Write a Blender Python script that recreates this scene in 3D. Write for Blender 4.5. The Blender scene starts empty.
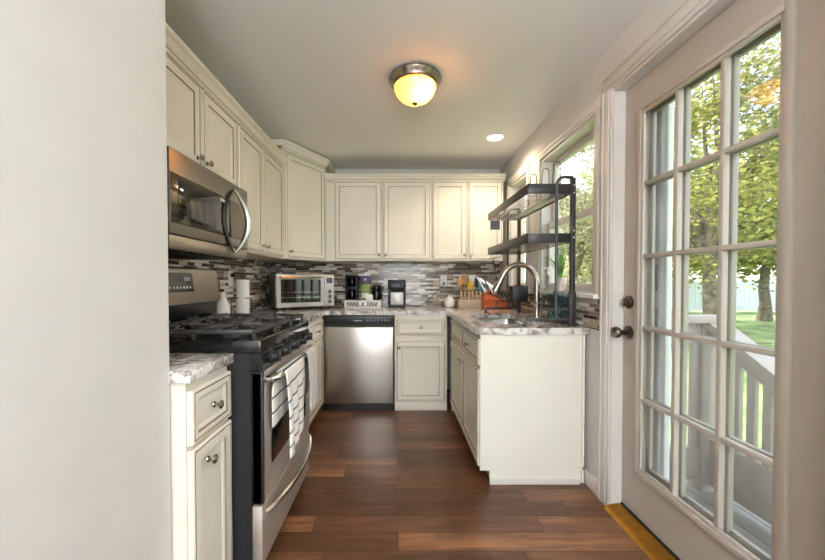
import bpy, bmesh, math, random
from mathutils import Vector, Matrix
from mathutils.geometry import tessellate_polygon
PI = math.pi
S = bpy.context.scene
C = S.collection
random.seed(7)

# ------------------------------------------------------------------ camera, sky, lights, exposure
cam = bpy.data.cameras.new('camera'); co = bpy.data.objects.new('camera', cam); C.objects.link(co)
co.location = (0, 0, 1.182); co.rotation_euler = (math.radians(89), 0, 0)
cam.sensor_width = 36; cam.sensor_fit = 'HORIZONTAL'; cam.lens = 355 / 825 * 36
cam.shift_x = (412.5 - 398) / 825; cam.shift_y = 7.6 / 825; cam.clip_start = 0.02; cam.clip_end = 300
S.camera = co
S.view_settings.view_transform = 'Standard'; S.view_settings.look = 'None'
S.view_settings.gamma = 1; S.view_settings.use_curve_mapping = False
S.view_settings.exposure = 1.3
S.cycles.max_bounces = 10; S.cycles.diffuse_bounces = 6; S.cycles.transparent_max_bounces = 24
S.cycles.use_denoising = True; S.cycles.sample_clamp_indirect = 6
S.cycles.caustics_reflective = False; S.cycles.caustics_refractive = False

w = bpy.data.worlds.new('sky'); S.world = w; w.use_nodes = True
nt = w.node_tree; bg = nt.nodes['Background']
sky = nt.nodes.new('ShaderNodeTexSky'); sky.sky_type = 'NISHITA'; sky.sun_disc = False
sky.sun_elevation = math.radians(45); sky.sun_rotation = math.radians(-30); sky.air_density = 1.2; sky.dust_density = 1.5
tcw = nt.nodes.new('ShaderNodeTexCoord'); nz = nt.nodes.new('ShaderNodeTexNoise'); nz.inputs['Scale'].default_value = 2.2; nz.inputs['Detail'].default_value = 6
nt.links.new(tcw.outputs['Generated'], nz.inputs[0])
rw = nt.nodes.new('ShaderNodeValToRGB'); rw.color_ramp.elements[0].position = .38; rw.color_ramp.elements[0].color = (.25, .25, .25, 1); rw.color_ramp.elements[1].position = .6; rw.color_ramp.elements[1].color = (.85, .85, .85, 1)
nt.links.new(nz.outputs[0], rw.inputs[0])
mw_ = nt.nodes.new('ShaderNodeMix'); mw_.data_type = 'RGBA'; mw_.inputs[7].default_value = (4.2, 4.1, 4.0, 1)
nt.links.new(rw.outputs[0], mw_.inputs[0]); nt.links.new(sky.outputs[0], mw_.inputs[6]); nt.links.new(mw_.outputs[2], bg.inputs[0]); bg.inputs[1].default_value = 0.36

def light(name, kind, loc, energy, col=(1, 1, 1), rot=(0, 0, 0), **k):
    l = bpy.data.lights.new(name, kind); l.energy = energy; l.color = col
    for a, b in k.items(): setattr(l, a, b)
    o = bpy.data.objects.new(name, l); C.objects.link(o); o.location = loc; o.rotation_euler = rot
    return o
sd = Vector((-0.30, 0.75, 0.75))
so = light('sun', 'SUN', (0, 0, 12), 4.5, (1, 0.95, 0.85), angle=0.01)
so.rotation_euler = sd.to_track_quat('Z', 'Y').to_euler()
light('rear_fill', 'AREA', (0.15, -2.45, 1.35), 20, (0.86, 0.93, 1), (PI / 2 + .2, 0, 0), shape='RECTANGLE', size=1.3, size_y=1.7)  # added area fill behind the camera, stands in for unseen window light
light('ceiling_bounce_fill', 'AREA', (0.2, -1.35, 1.75), 66, (.90, .95, 1), (PI, 0, 0), shape='DISK', size=.5)  # added upward fill to brighten the ceiling; no fixture belongs to it

# ------------------------------------------------------------------ helpers
def lin(c):
    return tuple((x / 255 / 12.92) if x <= 10 else (((x / 255) + .055) / 1.055) ** 2.4 for x in c) + (1,)
MATS = {}
def mat(name, rgb, rough=.5, metal=0, noise=0, nscale=8, bump=0, bscale=60, coat=0, spec=.5, trans=0, emit=None, estr=0, aniso=None):
    m = bpy.data.materials.new(name); m.use_nodes = True; n = m.node_tree.nodes; L = m.node_tree.links
    p = n['Principled BSDF']; p.inputs['Base Color'].default_value = lin(rgb)
    p.inputs['Roughness'].default_value = rough; p.inputs['Metallic'].default_value = metal
    p.inputs['Specular IOR Level'].default_value = spec; p.inputs['Coat Weight'].default_value = coat
    p.inputs['Transmission Weight'].default_value = trans
    if emit: p.inputs['Emission Color'].default_value = lin(emit); p.inputs['Emission Strength'].default_value = estr
    tc = n.new('ShaderNodeTexCoord'); mp = n.new('ShaderNodeMapping'); L.new(tc.outputs['Object'], mp.inputs[0])
    if aniso: mp.inputs['Scale'].default_value = aniso
    if noise:
        t = n.new('ShaderNodeTexNoise'); t.inputs['Scale'].default_value = nscale; t.inputs['Detail'].default_value = 5
        L.new(mp.outputs[0], t.inputs[0])
        r = n.new('ShaderNodeValToRGB'); L.new(t.outputs[0], r.inputs[0])
        a = [max(0, c * (1 - noise)) for c in rgb]; b = [min(255, c * (1 + noise)) for c in rgb]
        r.color_ramp.elements[0].position = .3; r.color_ramp.elements[1].position = .7
        r.color_ramp.elements[0].color = lin(a); r.color_ramp.elements[1].color = lin(b)
        L.new(r.outputs[0], p.inputs['Base Color'])
    if bump:
        t = n.new('ShaderNodeTexNoise'); t.inputs['Scale'].default_value = bscale; L.new(mp.outputs[0], t.inputs[0])
        b = n.new('ShaderNodeBump'); b.inputs['Strength'].default_value = bump; b.inputs['Distance'].default_value = .002
        L.new(t.outputs[0], b.inputs['Height']); L.new(b.outputs[0], p.inputs['Normal'])
    MATS[name] = m
    return m

WALL = mat('wall_paint', (206, 204, 199), .6, bump=.08, bscale=220, noise=.01)
CEIL = mat('ceiling_paint', (236, 235, 233), .7, bump=.06, bscale=200)
TRIM = mat('trim_paint', (214, 209, 202), .38, noise=.01)
CAB = mat('cream_cabinet_paint', (232, 226, 212), .4, noise=.02, nscale=3)
PANEL = mat('cabinet_end_panel', (228, 224, 212), .42, noise=.012, nscale=3)
GLAZE = mat('glaze', (136, 120, 96), .5)
STEEL = mat('brushed_steel', (186, 180, 172), .30, 1, bump=.10, bscale=40, aniso=(1, 1, .03), noise=.04, nscale=3)
STEELH = mat('brushed_steel_horizontal', (176, 168, 158), .28, 1, bump=.1, bscale=60, aniso=(.03, .03, 1), noise=.03)
STEELO = mat('oven_steel', (212, 205, 196), .42, .8, bump=.1, bscale=60, aniso=(.03, .03, 1), noise=.03)
NICKEL = mat('satin_nickel', (170, 160, 146), .25, 1, noise=.03)
CHROME = mat('polished_chrome', (205, 203, 200), .12, 1, noise=.02)
BLACK = mat('black_enamel', (16, 16, 18), .18, noise=.1, coat=.3)
BLKPL = mat('black_plastic', (20, 20, 21), .42, noise=.1)
BLKSIDE = mat('dark_painted_side', (27, 28, 32), .45, noise=.08)
IRON = mat('cast_iron', (54, 53, 53), .36, noise=.2, nscale=40, bump=.2, bscale=150)
RACKM = mat('black_rack_metal', (62, 60, 60), .36, .4, noise=.08)
DGLASS = mat('dark_oven_glass', (20, 16, 14), .05, coat=.5, noise=.05)
MWGLASS = mat('microwave_mirror_glass', (112, 102, 90), .10, .8, noise=.05)
WHITEPL = mat('white_plastic', (232, 230, 226), .35, noise=.01)
CERAMIC = mat('white_ceramic', (236, 234, 230), .2, noise=.01)
PAPER = mat('paper_roll', (238, 236, 232), .85, bump=.3, bscale=120, noise=.01)
WOODP = mat('pale_wood', (200, 172, 132), .5, noise=.12, nscale=12, aniso=(1, 1, 6))
WOODG = mat('grey_oak', (178, 160, 136), .5, noise=.12, nscale=14, aniso=(1, 1, 8))
WOODO = mat('orange_wood', (190, 92, 40), .35, noise=.18, nscale=14, aniso=(1, 1, 7))
WOODS = mat('utensil_wood', (168, 124, 72), .5, noise=.15, nscale=14)
YELLOW = mat('yellow_silicone', (190, 152, 36), .45, noise=.05)
TEALM = mat('teal_plastic', (90, 150, 160), .3, noise=.1)
BRASS = mat('brass_threshold', (176, 124, 44), .32, .85, noise=.08, nscale=20)
VINYL = mat('white_vinyl', (222, 226, 236), .4, noise=.02)
STORM = mat('storm_door_white', (244, 245, 248), .35, noise=.01)
DECKM = mat('deck_boards', (150, 145, 144), .6, noise=.08, nscale=6)
RAILM = mat('railing_paint', (186, 174, 168), .5, noise=.03)
BARK = mat('bark', (116, 104, 90), .9, noise=.3, nscale=9, bump=.8, bscale=20)
GRASSM = mat('lawn', (118, 136, 82), .9, noise=.3, nscale=1.5)
POTM = mat('pot_pinkish', (214, 196, 190), .4, noise=.03)
SIDING = mat('exterior_siding', (222, 222, 220), .6, noise=.02)
GREENBOX = mat('green_box', (128, 150, 66), .5, noise=.25, nscale=40)
PURPLE = mat('purple_box', (84, 62, 104), .5, noise=.2, nscale=40)
GREYPL = mat('grey_plate', (84, 88, 104), .45, noise=.05)
SILVERPL = mat('silver_plastic', (196, 196, 194), .35, .2, noise=.02)
MARK = mat('dark_print', (38, 36, 36), .6, noise=.05)
LMARK = mat('light_print', (210, 212, 214), .5, noise=.02)
LEAFP = mat('plant_leaf', (112, 150, 72), .45, noise=.25, nscale=10)
CAVITY = mat('steel_cavity', (80, 78, 74), .35, .8, noise=.1)
SINKM = mat('sink_steel', (206, 204, 198), .24, 1, noise=.03)

def nodes(name):
    m = bpy.data.materials.new(name); m.use_nodes = True
    return m, m.node_tree.nodes, m.node_tree.links, m.node_tree.nodes['Principled BSDF']

def ramp(n, stops, interp='LINEAR'):
    r = n.new('ShaderNodeValToRGB'); cr = r.color_ramp; cr.interpolation = interp
    cr.elements[0].position = stops[0][0]; cr.elements[0].color = lin(stops[0][1])
    cr.elements[1].position = stops[1][0]; cr.elements[1].color = lin(stops[1][1])
    for p, c in stops[2:]:
        e = cr.elements.new(p); e.color = lin(c)
    return r

def floor_mat():
    m, n, L, p = nodes('wood_plank_floor')
    tc = n.new('ShaderNodeTexCoord')
    b = n.new('ShaderNodeTexBrick'); L.new(tc.outputs['Object'], b.inputs[0])
    b.offset = .37; b.offset_frequency = 2; b.squash = .8; b.squash_frequency = 3
    for k, v in (('Scale', 1), ('Mortar Size', .0016), ('Mortar Smooth', .2), ('Bias', 0), ('Brick Width', 1.1), ('Row Height', .118)):
        b.inputs[k].default_value = v
    b.inputs['Color1'].default_value = (0, 0, 0, 1); b.inputs['Color2'].default_value = (1, 1, 1, 1); b.inputs['Mortar'].default_value = (.5, .5, .5, 1)
    mp = n.new('ShaderNodeMapping'); mp.inputs['Scale'].default_value = (1.6, 15, 1); L.new(tc.outputs['Object'], mp.inputs[0])
    va = n.new('ShaderNodeVectorMath'); va.operation = 'MULTIPLY_ADD'; va.inputs[1].default_value = (7, 13, 3)
    L.new(b.outputs['Color'], va.inputs[0]); L.new(mp.outputs[0], va.inputs[2])
    t = n.new('ShaderNodeTexNoise'); t.inputs['Scale'].default_value = 2.0; t.inputs['Detail'].default_value = 8; t.inputs['Roughness'].default_value = .62
    t.inputs['Distortion'].default_value = .6
    L.new(va.outputs[0], t.inputs[0])
    mx = n.new('ShaderNodeMath'); mx.operation = 'MULTIPLY_ADD'; mx.inputs[1].default_value = .34
    L.new(b.outputs['Color'], mx.inputs[0])
    s = n.new('ShaderNodeMath'); s.operation = 'MULTIPLY'; s.inputs[1].default_value = .8; L.new(t.outputs[0], s.inputs[0]); L.new(s.outputs[0], mx.inputs[2])
    r = ramp(n, [(.22, (48, 29, 18)), (.86, (156, 106, 70)), (.5, (90, 56, 35)), (.68, (114, 75, 48))]); L.new(mx.outputs[0], r.inputs[0])
    mm = n.new('ShaderNodeMix'); mm.data_type = 'RGBA'; L.new(b.outputs['Fac'], mm.inputs[0]); L.new(r.outputs[0], mm.inputs[6]); mm.inputs[7].default_value = lin((30, 16, 10))
    L.new(mm.outputs[2], p.inputs['Base Color'])
    p.inputs['Roughness'].default_value = .32
    bp = n.new('ShaderNodeBump'); bp.inputs['Strength'].default_value = .25; bp.inputs['Distance'].default_value = .003
    L.new(t.outputs[0], bp.inputs['Height']); L.new(bp.outputs[0], p.inputs['Normal'])
    return m
FLOOR = floor_mat()

def granite_mat():
    m, n, L, p = nodes('granite'); tc = n.new('ShaderNodeTexCoord')
    t = n.new('ShaderNodeTexNoise'); t.inputs['Scale'].default_value = 9; t.inputs['Detail'].default_value = 9; t.inputs['Roughness'].default_value = .68; t.inputs['Distortion'].default_value = 1.4
    L.new(tc.outputs['Object'], t.inputs[0])
    r = ramp(n, [(.34, (92, 80, 80)), (.46, (176, 166, 160)), (.54, (216, 211, 206)), (.62, (232, 229, 225)), (.72, (196, 184, 174))]); L.new(t.outputs[0], r.inputs[0])
    v = n.new('ShaderNodeTexNoise'); v.inputs['Scale'].default_value = 42; v.inputs['Detail'].default_value = 4; L.new(tc.outputs['Object'], v.inputs[0])
    r2 = ramp(n, [(.36, (50, 44, 44)), (.44, (255, 255, 255))]); L.new(v.outputs[0], r2.inputs[0])
    mx = n.new('ShaderNodeMix'); mx.data_type = 'RGBA'; mx.blend_type = 'MULTIPLY'; mx.inputs[0].default_value = .55
    L.new(r.outputs[0], mx.inputs[6]); L.new(r2.outputs[0], mx.inputs[7]); L.new(mx.outputs[2], p.inputs['Base Color'])
    p.inputs['Roughness'].default_value = .16
    return m
GRANITE = granite_mat()

def tile_mat(name, axis):
    m, n, L, p = nodes(name); tc = n.new('ShaderNodeTexCoord')
    sp = n.new('ShaderNodeSeparateXYZ'); cb = n.new('ShaderNodeCombineXYZ'); L.new(tc.outputs['Object'], sp.inputs[0])
    L.new(sp.outputs[axis], cb.inputs[0]); L.new(sp.outputs[2], cb.inputs[1])
    b = n.new('ShaderNodeTexBrick'); L.new(cb.outputs[0], b.inputs[0]); b.offset = .43; b.offset_frequency = 2; b.squash = .55; b.squash_frequency = 3
    for k, v in (('Scale', 1), ('Mortar Size', .0016), ('Mortar Smooth', .1), ('Bias', 0), ('Brick Width', .15), ('Row Height', .0225)):
        b.inputs[k].default_value = v
    b.inputs['Color1'].default_value = (0, 0, 0, 1); b.inputs['Color2'].default_value = (1, 1, 1, 1); b.inputs['Mortar'].default_value = (.5, .5, .5, 1)
    r = ramp(n, [(0, (72, 56, 44)), (.18, (126, 110, 95)), (.34, (178, 163, 144)), (.48, (104, 90, 78)), (.58, (204, 192, 176)), (.70, (238, 232, 222)), (.9, (144, 128, 114))], 'CONSTANT')
    L.new(b.outputs['Color'], r.inputs[0])
    mm = n.new('ShaderNodeMix'); mm.data_type = 'RGBA'; L.new(b.outputs['Fac'], mm.inputs[0]); L.new(r.outputs[0], mm.inputs[6]); mm.inputs[7].default_value = lin((176, 168, 158))
    L.new(mm.outputs[2], p.inputs['Base Color'])
    rr = n.new('ShaderNodeMath'); rr.operation = 'MULTIPLY_ADD'; rr.inputs[1].default_value = .5; rr.inputs[2].default_value = .12
    L.new(b.outputs['Fac'], rr.inputs[0]); L.new(rr.outputs[0], p.inputs['Roughness'])
    bp = n.new('ShaderNodeBump'); bp.invert = True; bp.inputs['Strength'].default_value = .5; bp.inputs['Distance'].default_value = .002
    L.new(b.outputs['Fac'], bp.inputs['Height']); L.new(bp.outputs[0], p.inputs['Normal'])
    return m
TILEX = tile_mat('mosaic_tile_back', 0); TILEY = tile_mat('mosaic_tile_side', 1)

def glass_mat(name, tint=(255, 255, 255), refl=1.0):
    m = bpy.data.materials.new(name); m.use_nodes = True; n = m.node_tree.nodes; L = m.node_tree.links
    n.remove(n['Principled BSDF']); out = n['Material Output']
    t = n.new('ShaderNodeBsdfTransparent'); t.inputs[0].default_value = lin(tint)
    g = n.new('ShaderNodeBsdfGlossy'); g.inputs['Roughness'].default_value = .01
    f = n.new('ShaderNodeFresnel'); f.inputs[0].default_value = 1.45
    s = n.new('ShaderNodeMath'); s.operation = 'MULTIPLY'; s.inputs[1].default_value = refl; L.new(f.outputs[0], s.inputs[0])
    ge = n.new('ShaderNodeNewGeometry'); fr_ = n.new('ShaderNodeMath'); fr_.operation = 'SUBTRACT'; fr_.inputs[0].default_value = 1; L.new(ge.outputs['Backfacing'], fr_.inputs[1])
    s2 = n.new('ShaderNodeMath'); s2.operation = 'MULTIPLY'; L.new(s.outputs[0], s2.inputs[0]); L.new(fr_.outputs[0], s2.inputs[1]); s = s2
    mx = n.new('ShaderNodeMixShader'); L.new(s.outputs[0], mx.inputs[0]); L.new(t.outputs[0], mx.inputs[1]); L.new(g.outputs[0], mx.inputs[2]); L.new(mx.outputs[0], out.inputs[0])
    return m
GLASS = glass_mat('window_glass', (250, 252, 252)); CLEAR = glass_mat('clear_vessel', (246, 249, 250), 1.2); SMOKE = glass_mat('smoke_glass', (90, 84, 80), 1.3)
TEALG = glass_mat('teal_glass', (216, 236, 242), 1.2)

def leaf_mat(name, cols):
    m = bpy.data.materials.new(name); m.use_nodes = True; n = m.node_tree.nodes; L = m.node_tree.links
    n.remove(n['Principled BSDF']); out = n['Material Output']; g = n.new('ShaderNodeNewGeometry')
    r = ramp(n, cols); L.new(g.outputs['Random Per Island'], r.inputs[0])
    d = n.new('ShaderNodeBsdfDiffuse'); t = n.new('ShaderNodeBsdfTranslucent'); L.new(r.outputs[0], d.inputs[0]); L.new(r.outputs[0], t.inputs[0])
    mx = n.new('ShaderNodeMixShader'); mx.inputs[0].default_value = .5; L.new(d.outputs[0], mx.inputs[1]); L.new(t.outputs[0], mx.inputs[2]); L.new(mx.outputs[0], out.inputs[0])
    return m
LEAF1 = leaf_mat('leaves_green', [(0, (110, 122, 76)), (1, (196, 192, 118)), (.5, (150, 158, 96))])
LEAF2 = leaf_mat('leaves_yellow_green', [(0, (112, 118, 70)), (1, (204, 192, 118)), (.5, (156, 156, 90))])
LEAF3 = leaf_mat('leaves_pale', [(0, (142, 146, 120)), (1, (206, 202, 166)), (.5, (170, 172, 136))])

def towel_mat(name, base, stripe, period, frac, weave=False):
    m, n, L, p = nodes(name); tc = n.new('ShaderNodeTexCoord'); sp = n.new('ShaderNodeSeparateXYZ'); L.new(tc.outputs['UV'], sp.inputs[0])
    a = n.new('ShaderNodeMath'); a.operation = 'DIVIDE'; a.inputs[1].default_value = period; L.new(sp.outputs[1], a.inputs[0])
    f = n.new('ShaderNodeMath'); f.operation = 'FRACT'; L.new(a.outputs[0], f.inputs[0])
    lt = n.new('ShaderNodeMath'); lt.operation = 'LESS_THAN'; lt.inputs[1].default_value = frac; L.new(f.outputs[0], lt.inputs[0])
    last = lt
    if weave:
        a2 = n.new('ShaderNodeMath'); a2.operation = 'DIVIDE'; a2.inputs[1].default_value = period; L.new(sp.outputs[0], a2.inputs[0])
        f2 = n.new('ShaderNodeMath'); f2.operation = 'FRACT'; L.new(a2.outputs[0], f2.inputs[0])
        l2 = n.new('ShaderNodeMath'); l2.operation = 'LESS_THAN'; l2.inputs[1].default_value = frac; L.new(f2.outputs[0], l2.inputs[0])
        last = n.new('ShaderNodeMath'); last.operation = 'MAXIMUM'; L.new(lt.outputs[0], last.inputs[0]); L.new(l2.outputs[0], last.inputs[1])
    mm = n.new('ShaderNodeMix'); mm.data_type = 'RGBA'; L.new(last.outputs[0], mm.inputs[0]); mm.inputs[6].default_value = lin(base); mm.inputs[7].default_value = lin(stripe)
    L.new(mm.outputs[2], p.inputs['Base Color']); p.inputs['Roughness'].default_value = .9
    t = n.new('ShaderNodeTexNoise'); t.inputs['Scale'].default_value = 300; b = n.new('ShaderNodeBump'); b.inputs['Strength'].default_value = .3; b.inputs['Distance'].default_value = .001
    L.new(tc.outputs['Object'], t.inputs[0]); L.new(t.outputs[0], b.inputs['Height']); L.new(b.outputs[0], p.inputs['Normal'])
    return m
TOWEL = towel_mat('striped_towel', (232, 228, 222), (72, 74, 88), .062, .13)
WAFFLE = towel_mat('waffle_towel', (222, 218, 212), (168, 162, 156), .012, .28, True)

DOORP = mat('door_paint', (176, 167, 156), .4, noise=.01)
PEWTER = mat('dark_pewter', (112, 100, 88), .28, 1, noise=.05)
# ---- mesh building
def bm_new(): return bmesh.new()
def box(bm, x0, x1, y0, y1, z0, z1, bev=0, mi=0, seg=2, M=None):
    if x0 > x1: x0, x1 = x1, x0
    if y0 > y1: y0, y1 = y1, y0
    if z0 > z1: z0, z1 = z1, z0
    v = [bm.verts.new(p) for p in ((x0, y0, z0), (x1, y0, z0), (x1, y1, z0), (x0, y1, z0), (x0, y0, z1), (x1, y0, z1), (x1, y1, z1), (x0, y1, z1))]
    fs = [bm.faces.new([v[i] for i in q]) for q in ((3, 2, 1, 0), (4, 5, 6, 7), (0, 1, 5, 4), (1, 2, 6, 5), (2, 3, 7, 6), (3, 0, 4, 7))]
    for f in fs: f.material_index = mi
    vs = v
    if bev:
        es = list({e for f in fs for e in f.edges})
        r = bmesh.ops.bevel(bm, geom=es, offset=bev, segments=seg, profile=.5, affect='EDGES', clamp_overlap=True)
        for f in r['faces']: f.material_index = mi
        vs = list({q for f in r['faces'] for q in f.verts} | {q for q in v if q.is_valid})
    if M is not None:
        for q in vs: q.co = M @ q.co
    return vs
def frame_of(d):
    d = Vector(d).normalized(); a = Vector((0, 0, 1)) if abs(d.z) < .9 else Vector((1, 0, 0))
    u = d.cross(a).normalized(); return u, d.cross(u).normalized()
def ringloop(bm, c, u, v, r, seg, ph=0):
    return [bm.verts.new(Vector(c) + u * (r * math.cos(2 * PI * i / seg + ph)) + v * (r * math.sin(2 * PI * i / seg + ph))) for i in range(seg)]
def bridge(bm, a, b, mi=0):
    n = len(a)
    for i in range(n):
        f = bm.faces.new((a[i], a[(i + 1) % n], b[(i + 1) % n], b[i])); f.material_index = mi
def cap(bm, a, mi=0, flip=False):
    f = bm.faces.new(list(reversed(a)) if flip else a); f.material_index = mi
def cyl(bm, p0, p1, r0, r1=None, seg=16, mi=0):
    r1 = r0 if r1 is None else r1; u, v = frame_of(Vector(p1) - Vector(p0))
    a = ringloop(bm, p0, u, v, r0, seg); b = ringloop(bm, p1, u, v, r1, seg)
    bridge(bm, a, b, mi); cap(bm, a, mi, True); cap(bm, b, mi)
def lathe(bm, c, prof, axis=(0, 0, 1), seg=24, mi=0, caps=True):
    u, v = frame_of(axis); ax = Vector(axis).normalized(); prev = None; first = None
    for r, h in prof:
        l = ringloop(bm, Vector(c) + ax * h, u, v, max(r, 1e-4), seg)
        if prev: bridge(bm, prev, l, mi)
        else: first = l
        prev = l
    if caps: cap(bm, first, mi, True); cap(bm, prev, mi)
def tube(bm, pts, r, seg=8, closed=False, mi=0, rs=None):
    pts = [Vector(p) for p in pts]; n = len(pts); loops = []; u = None
    for i in range(n):
        if closed: d = pts[(i + 1) % n] - pts[i - 1]
        else: d = pts[min(i + 1, n - 1)] - pts[max(i - 1, 0)]
        d.normalize()
        if u is None: u, _ = frame_of(d)
        else:
            u = u - d * u.dot(d)
            if u.length < 1e-6: u, _ = frame_of(d)
            u.normalize()
        loops.append(ringloop(bm, pts[i], u, d.cross(u), rs[i] if rs else r, seg))
    for i in range(n - 1): bridge(bm, loops[i], loops[i + 1], mi)
    if closed: bridge(bm, loops[-1], loops[0], mi)
    else: cap(bm, loops[0], mi, True); cap(bm, loops[-1], mi)
def prism(bm, poly, ext, mi=0, holes=()):
    """poly/holes: lists of 3D points (planar); ext: extrusion vector"""
    ext = Vector(ext); rings = [poly] + list(holes)
    P = [[Vector(p) for p in r] for r in rings]
    tri = tessellate_polygon(P); flat = [p for r in P for p in r]
    A = [bm.verts.new(p) for p in flat]; B = [bm.verts.new(p + ext) for p in flat]
    for t in tri:
        for q in ([A[i] for i in t], [B[i] for i in t]):
            try: f = bm.faces.new(q); f.material_index = mi
            except ValueError: pass
    k = 0
    for r in P:
        n = len(r)
        for i in range(n):
            f = bm.faces.new((A[k + i], A[k + (i + 1) % n], B[k + (i + 1) % n], B[k + i])); f.material_index = mi
        k += n
def arc(c, r, a0, a1, n, plane='xz'):
    o = []
    for i in range(n + 1):
        a = math.radians(a0 + (a1 - a0) * i / n); x, y = r * math.cos(a), r * math.sin(a)
        o.append({'xz': (c[0] + x, c[1], c[2] + y), 'yz': (c[0], c[1] + x, c[2] + y), 'xy': (c[0] + x, c[1] + y, c[2])}[plane])
    return o
def rrect(x0, x1, y0, y1, r, z, n=5):
    p = []
    for cx, cy, a in ((x1 - r, y1 - r, 0), (x0 + r, y1 - r, 90), (x0 + r, y0 + r, 180), (x1 - r, y0 + r, 270)):
        p += arc((cx, cy, z), r, a, a + 90, n, 'xy')
    return p
def obj(name, bm, mats, parent=None, smooth=35, recalc=True, **props):
    if recalc: bmesh.ops.recalc_face_normals(bm, faces=bm.faces)
    me = bpy.data.meshes.new(name); bm.to_mesh(me); bm.free()
    for m in (mats if isinstance(mats, (list, tuple)) else [mats]): me.materials.append(m)
    if smooth:
        me.polygons.foreach_set('use_smooth', [True] * len(me.polygons)); me.set_sharp_from_angle(angle=math.radians(smooth))
    o = bpy.data.objects.new(name, me); C.objects.link(o)
    if parent: o.parent = parent
    for k, v in props.items(): o[k] = v
    return o
def thing(name, label, cat, loc=(0, 0, 0), rotz=0, group=None):
    o = bpy.data.objects.new(name, None); o.empty_display_size = .05; C.objects.link(o)
    o.location = loc; o.rotation_euler = (0, 0, rotz); o['label'] = label; o['category'] = cat
    if group: o['group'] = group
    return o
def tag(o, label, cat, group=None, loc=None, rotz=None):
    o['label'] = label; o['category'] = cat
    if group: o['group'] = group
    if loc: o.location = loc
    if rotz is not None: o.rotation_euler = (0, 0, rotz)
    return o
def struct(name, bm, m, parent=None, **k):
    o = obj(name, bm, m, parent, **k)
    if parent is None: o['kind'] = 'structure'
    return o
def sroot(name, loc=(0, 0, 0)):
    o = bpy.data.objects.new(name, None); C.objects.link(o); o.location = loc; o['kind'] = 'structure'; return o
def clone(root, loc, rotz=None, label=None):
    r = root.copy(); C.objects.link(r); r.location = loc
    if rotz is not None: r.rotation_euler = (0, 0, rotz)
    if label: r['label'] = label
    for ch in list(root.children):
        c = ch.copy(); C.objects.link(c); c.parent = r
        for g in list(ch.children):
            d = g.copy(); C.objects.link(d); d.parent = c
    return r

# ------------------------------------------------------------------ the setting
XR, XL, YB, CE = 1.105, -1.33, 3.87, 2.40
XO = 1.245                                   # outer face of the right wall
YF = -2.6
PX, PY = -0.705, 1.09                        # partition corner
b = bm_new(); box(b, -1.5, XR + .03, YF, YB + .12, -.1, 0); struct('floor', b, FLOOR, smooth=0)
b = bm_new(); box(b, -1.5, XO, YF, YB + .12, CE, CE + .1); struct('ceiling', b, CEIL, smooth=0)
b = bm_new(); box(b, XL - .12, XO, YB, YB + .12, 0, CE); struct('wall_back', b, WALL, smooth=0)
b = bm_new(); box(b, XL - .12, XL, PY, YB, 0, CE); struct('wall_left', b, WALL, smooth=0)
b = bm_new(); box(b, XL - .12, PX, YF, PY, 0, CE); struct('wall_front_left', b, WALL, smooth=0)
# right wall with door and window openings
W1 = (2.0, 2.765, 1.112, 2.12); W2 = (3.05, 3.50, 1.112, 2.12); D1 = (.865, 1.853, -.02, 2.172)
def P(y, z): return (XR, y, z)
b = bm_new()
prism(b, [P(YF, -.1), P(D1[0], -.1), P(D1[0], D1[3]), P(D1[1], D1[3]), P(D1[1], -.1), P(YB, -.1), P(YB, CE), P(YF, CE)], (XO - XR, 0, 0),
      holes=[[P(a[0], a[2]), P(a[0], a[3]), P(a[1], a[3]), P(a[1], a[2])] for a in (W1, W2)])
struct('wall_right', b, WALL, smooth=0)
b = bm_new(); box(b, XO, XO + .02, D1[1] + .06, YB + .12, -.5, 2.75); 
bm_x = b; b.free()
# rear wall with the dining window
b = bm_new()
prism(b, [(PX, YF, 0), (XO, YF, 0), (XO, YF, CE), (PX, YF, CE)], (0, -.12, 0), holes=[[(-.5, YF, .5), (-.5, YF, 2.2), (.8, YF, 2.2), (.8, YF, .5)]])
struct('wall_rear', b, WALL, smooth=0)
# baseboards
b = bm_new(); box(b, XR - .014, XR, 1.905, 2.062, 0, .085, .003); struct('baseboard_right', b, TRIM)
b = bm_new(); box(b, PX, PX + .014, YF, PY, 0, .085, .003); struct('baseboard_left', b, TRIM)
# roof eave outside
b = bm_new(); box(b, -3, XO + .35, -3, YB + .5, CE + .1, CE + .22); struct('roof', b, SIDING, smooth=0)

def casing_prof(bm, pts, wdt, out, th=.018):
    """flat stepped casing along an axis-aligned run in the wall plane: pts ((y0,z0),(y1,z1)), out: outward 2D normal"""
    (y0, z0), (y1, z1) = pts
    for a0, a1, t in ((0, .25, th * .6), (.25, .8, th * .8), (.8, 1, th)):
        oy, oz = out
        ys = [y0 + oy * wdt * a0, y1 + oy * wdt * a1] if oy else [y0, y1]
        zs = [z0 + oz * wdt * a0, z1 + oz * wdt * a1] if oz else [z0, z1]
        if oy: ys = [y0 + oy * wdt * a0, y0 + oy * wdt * a1]
        if oz: zs = [z0 + oz * wdt * a0, z0 + oz * wdt * a1]
        box(bm, XR - t, XR, ys[0], ys[1], zs[0], zs[1], .0025)

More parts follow.
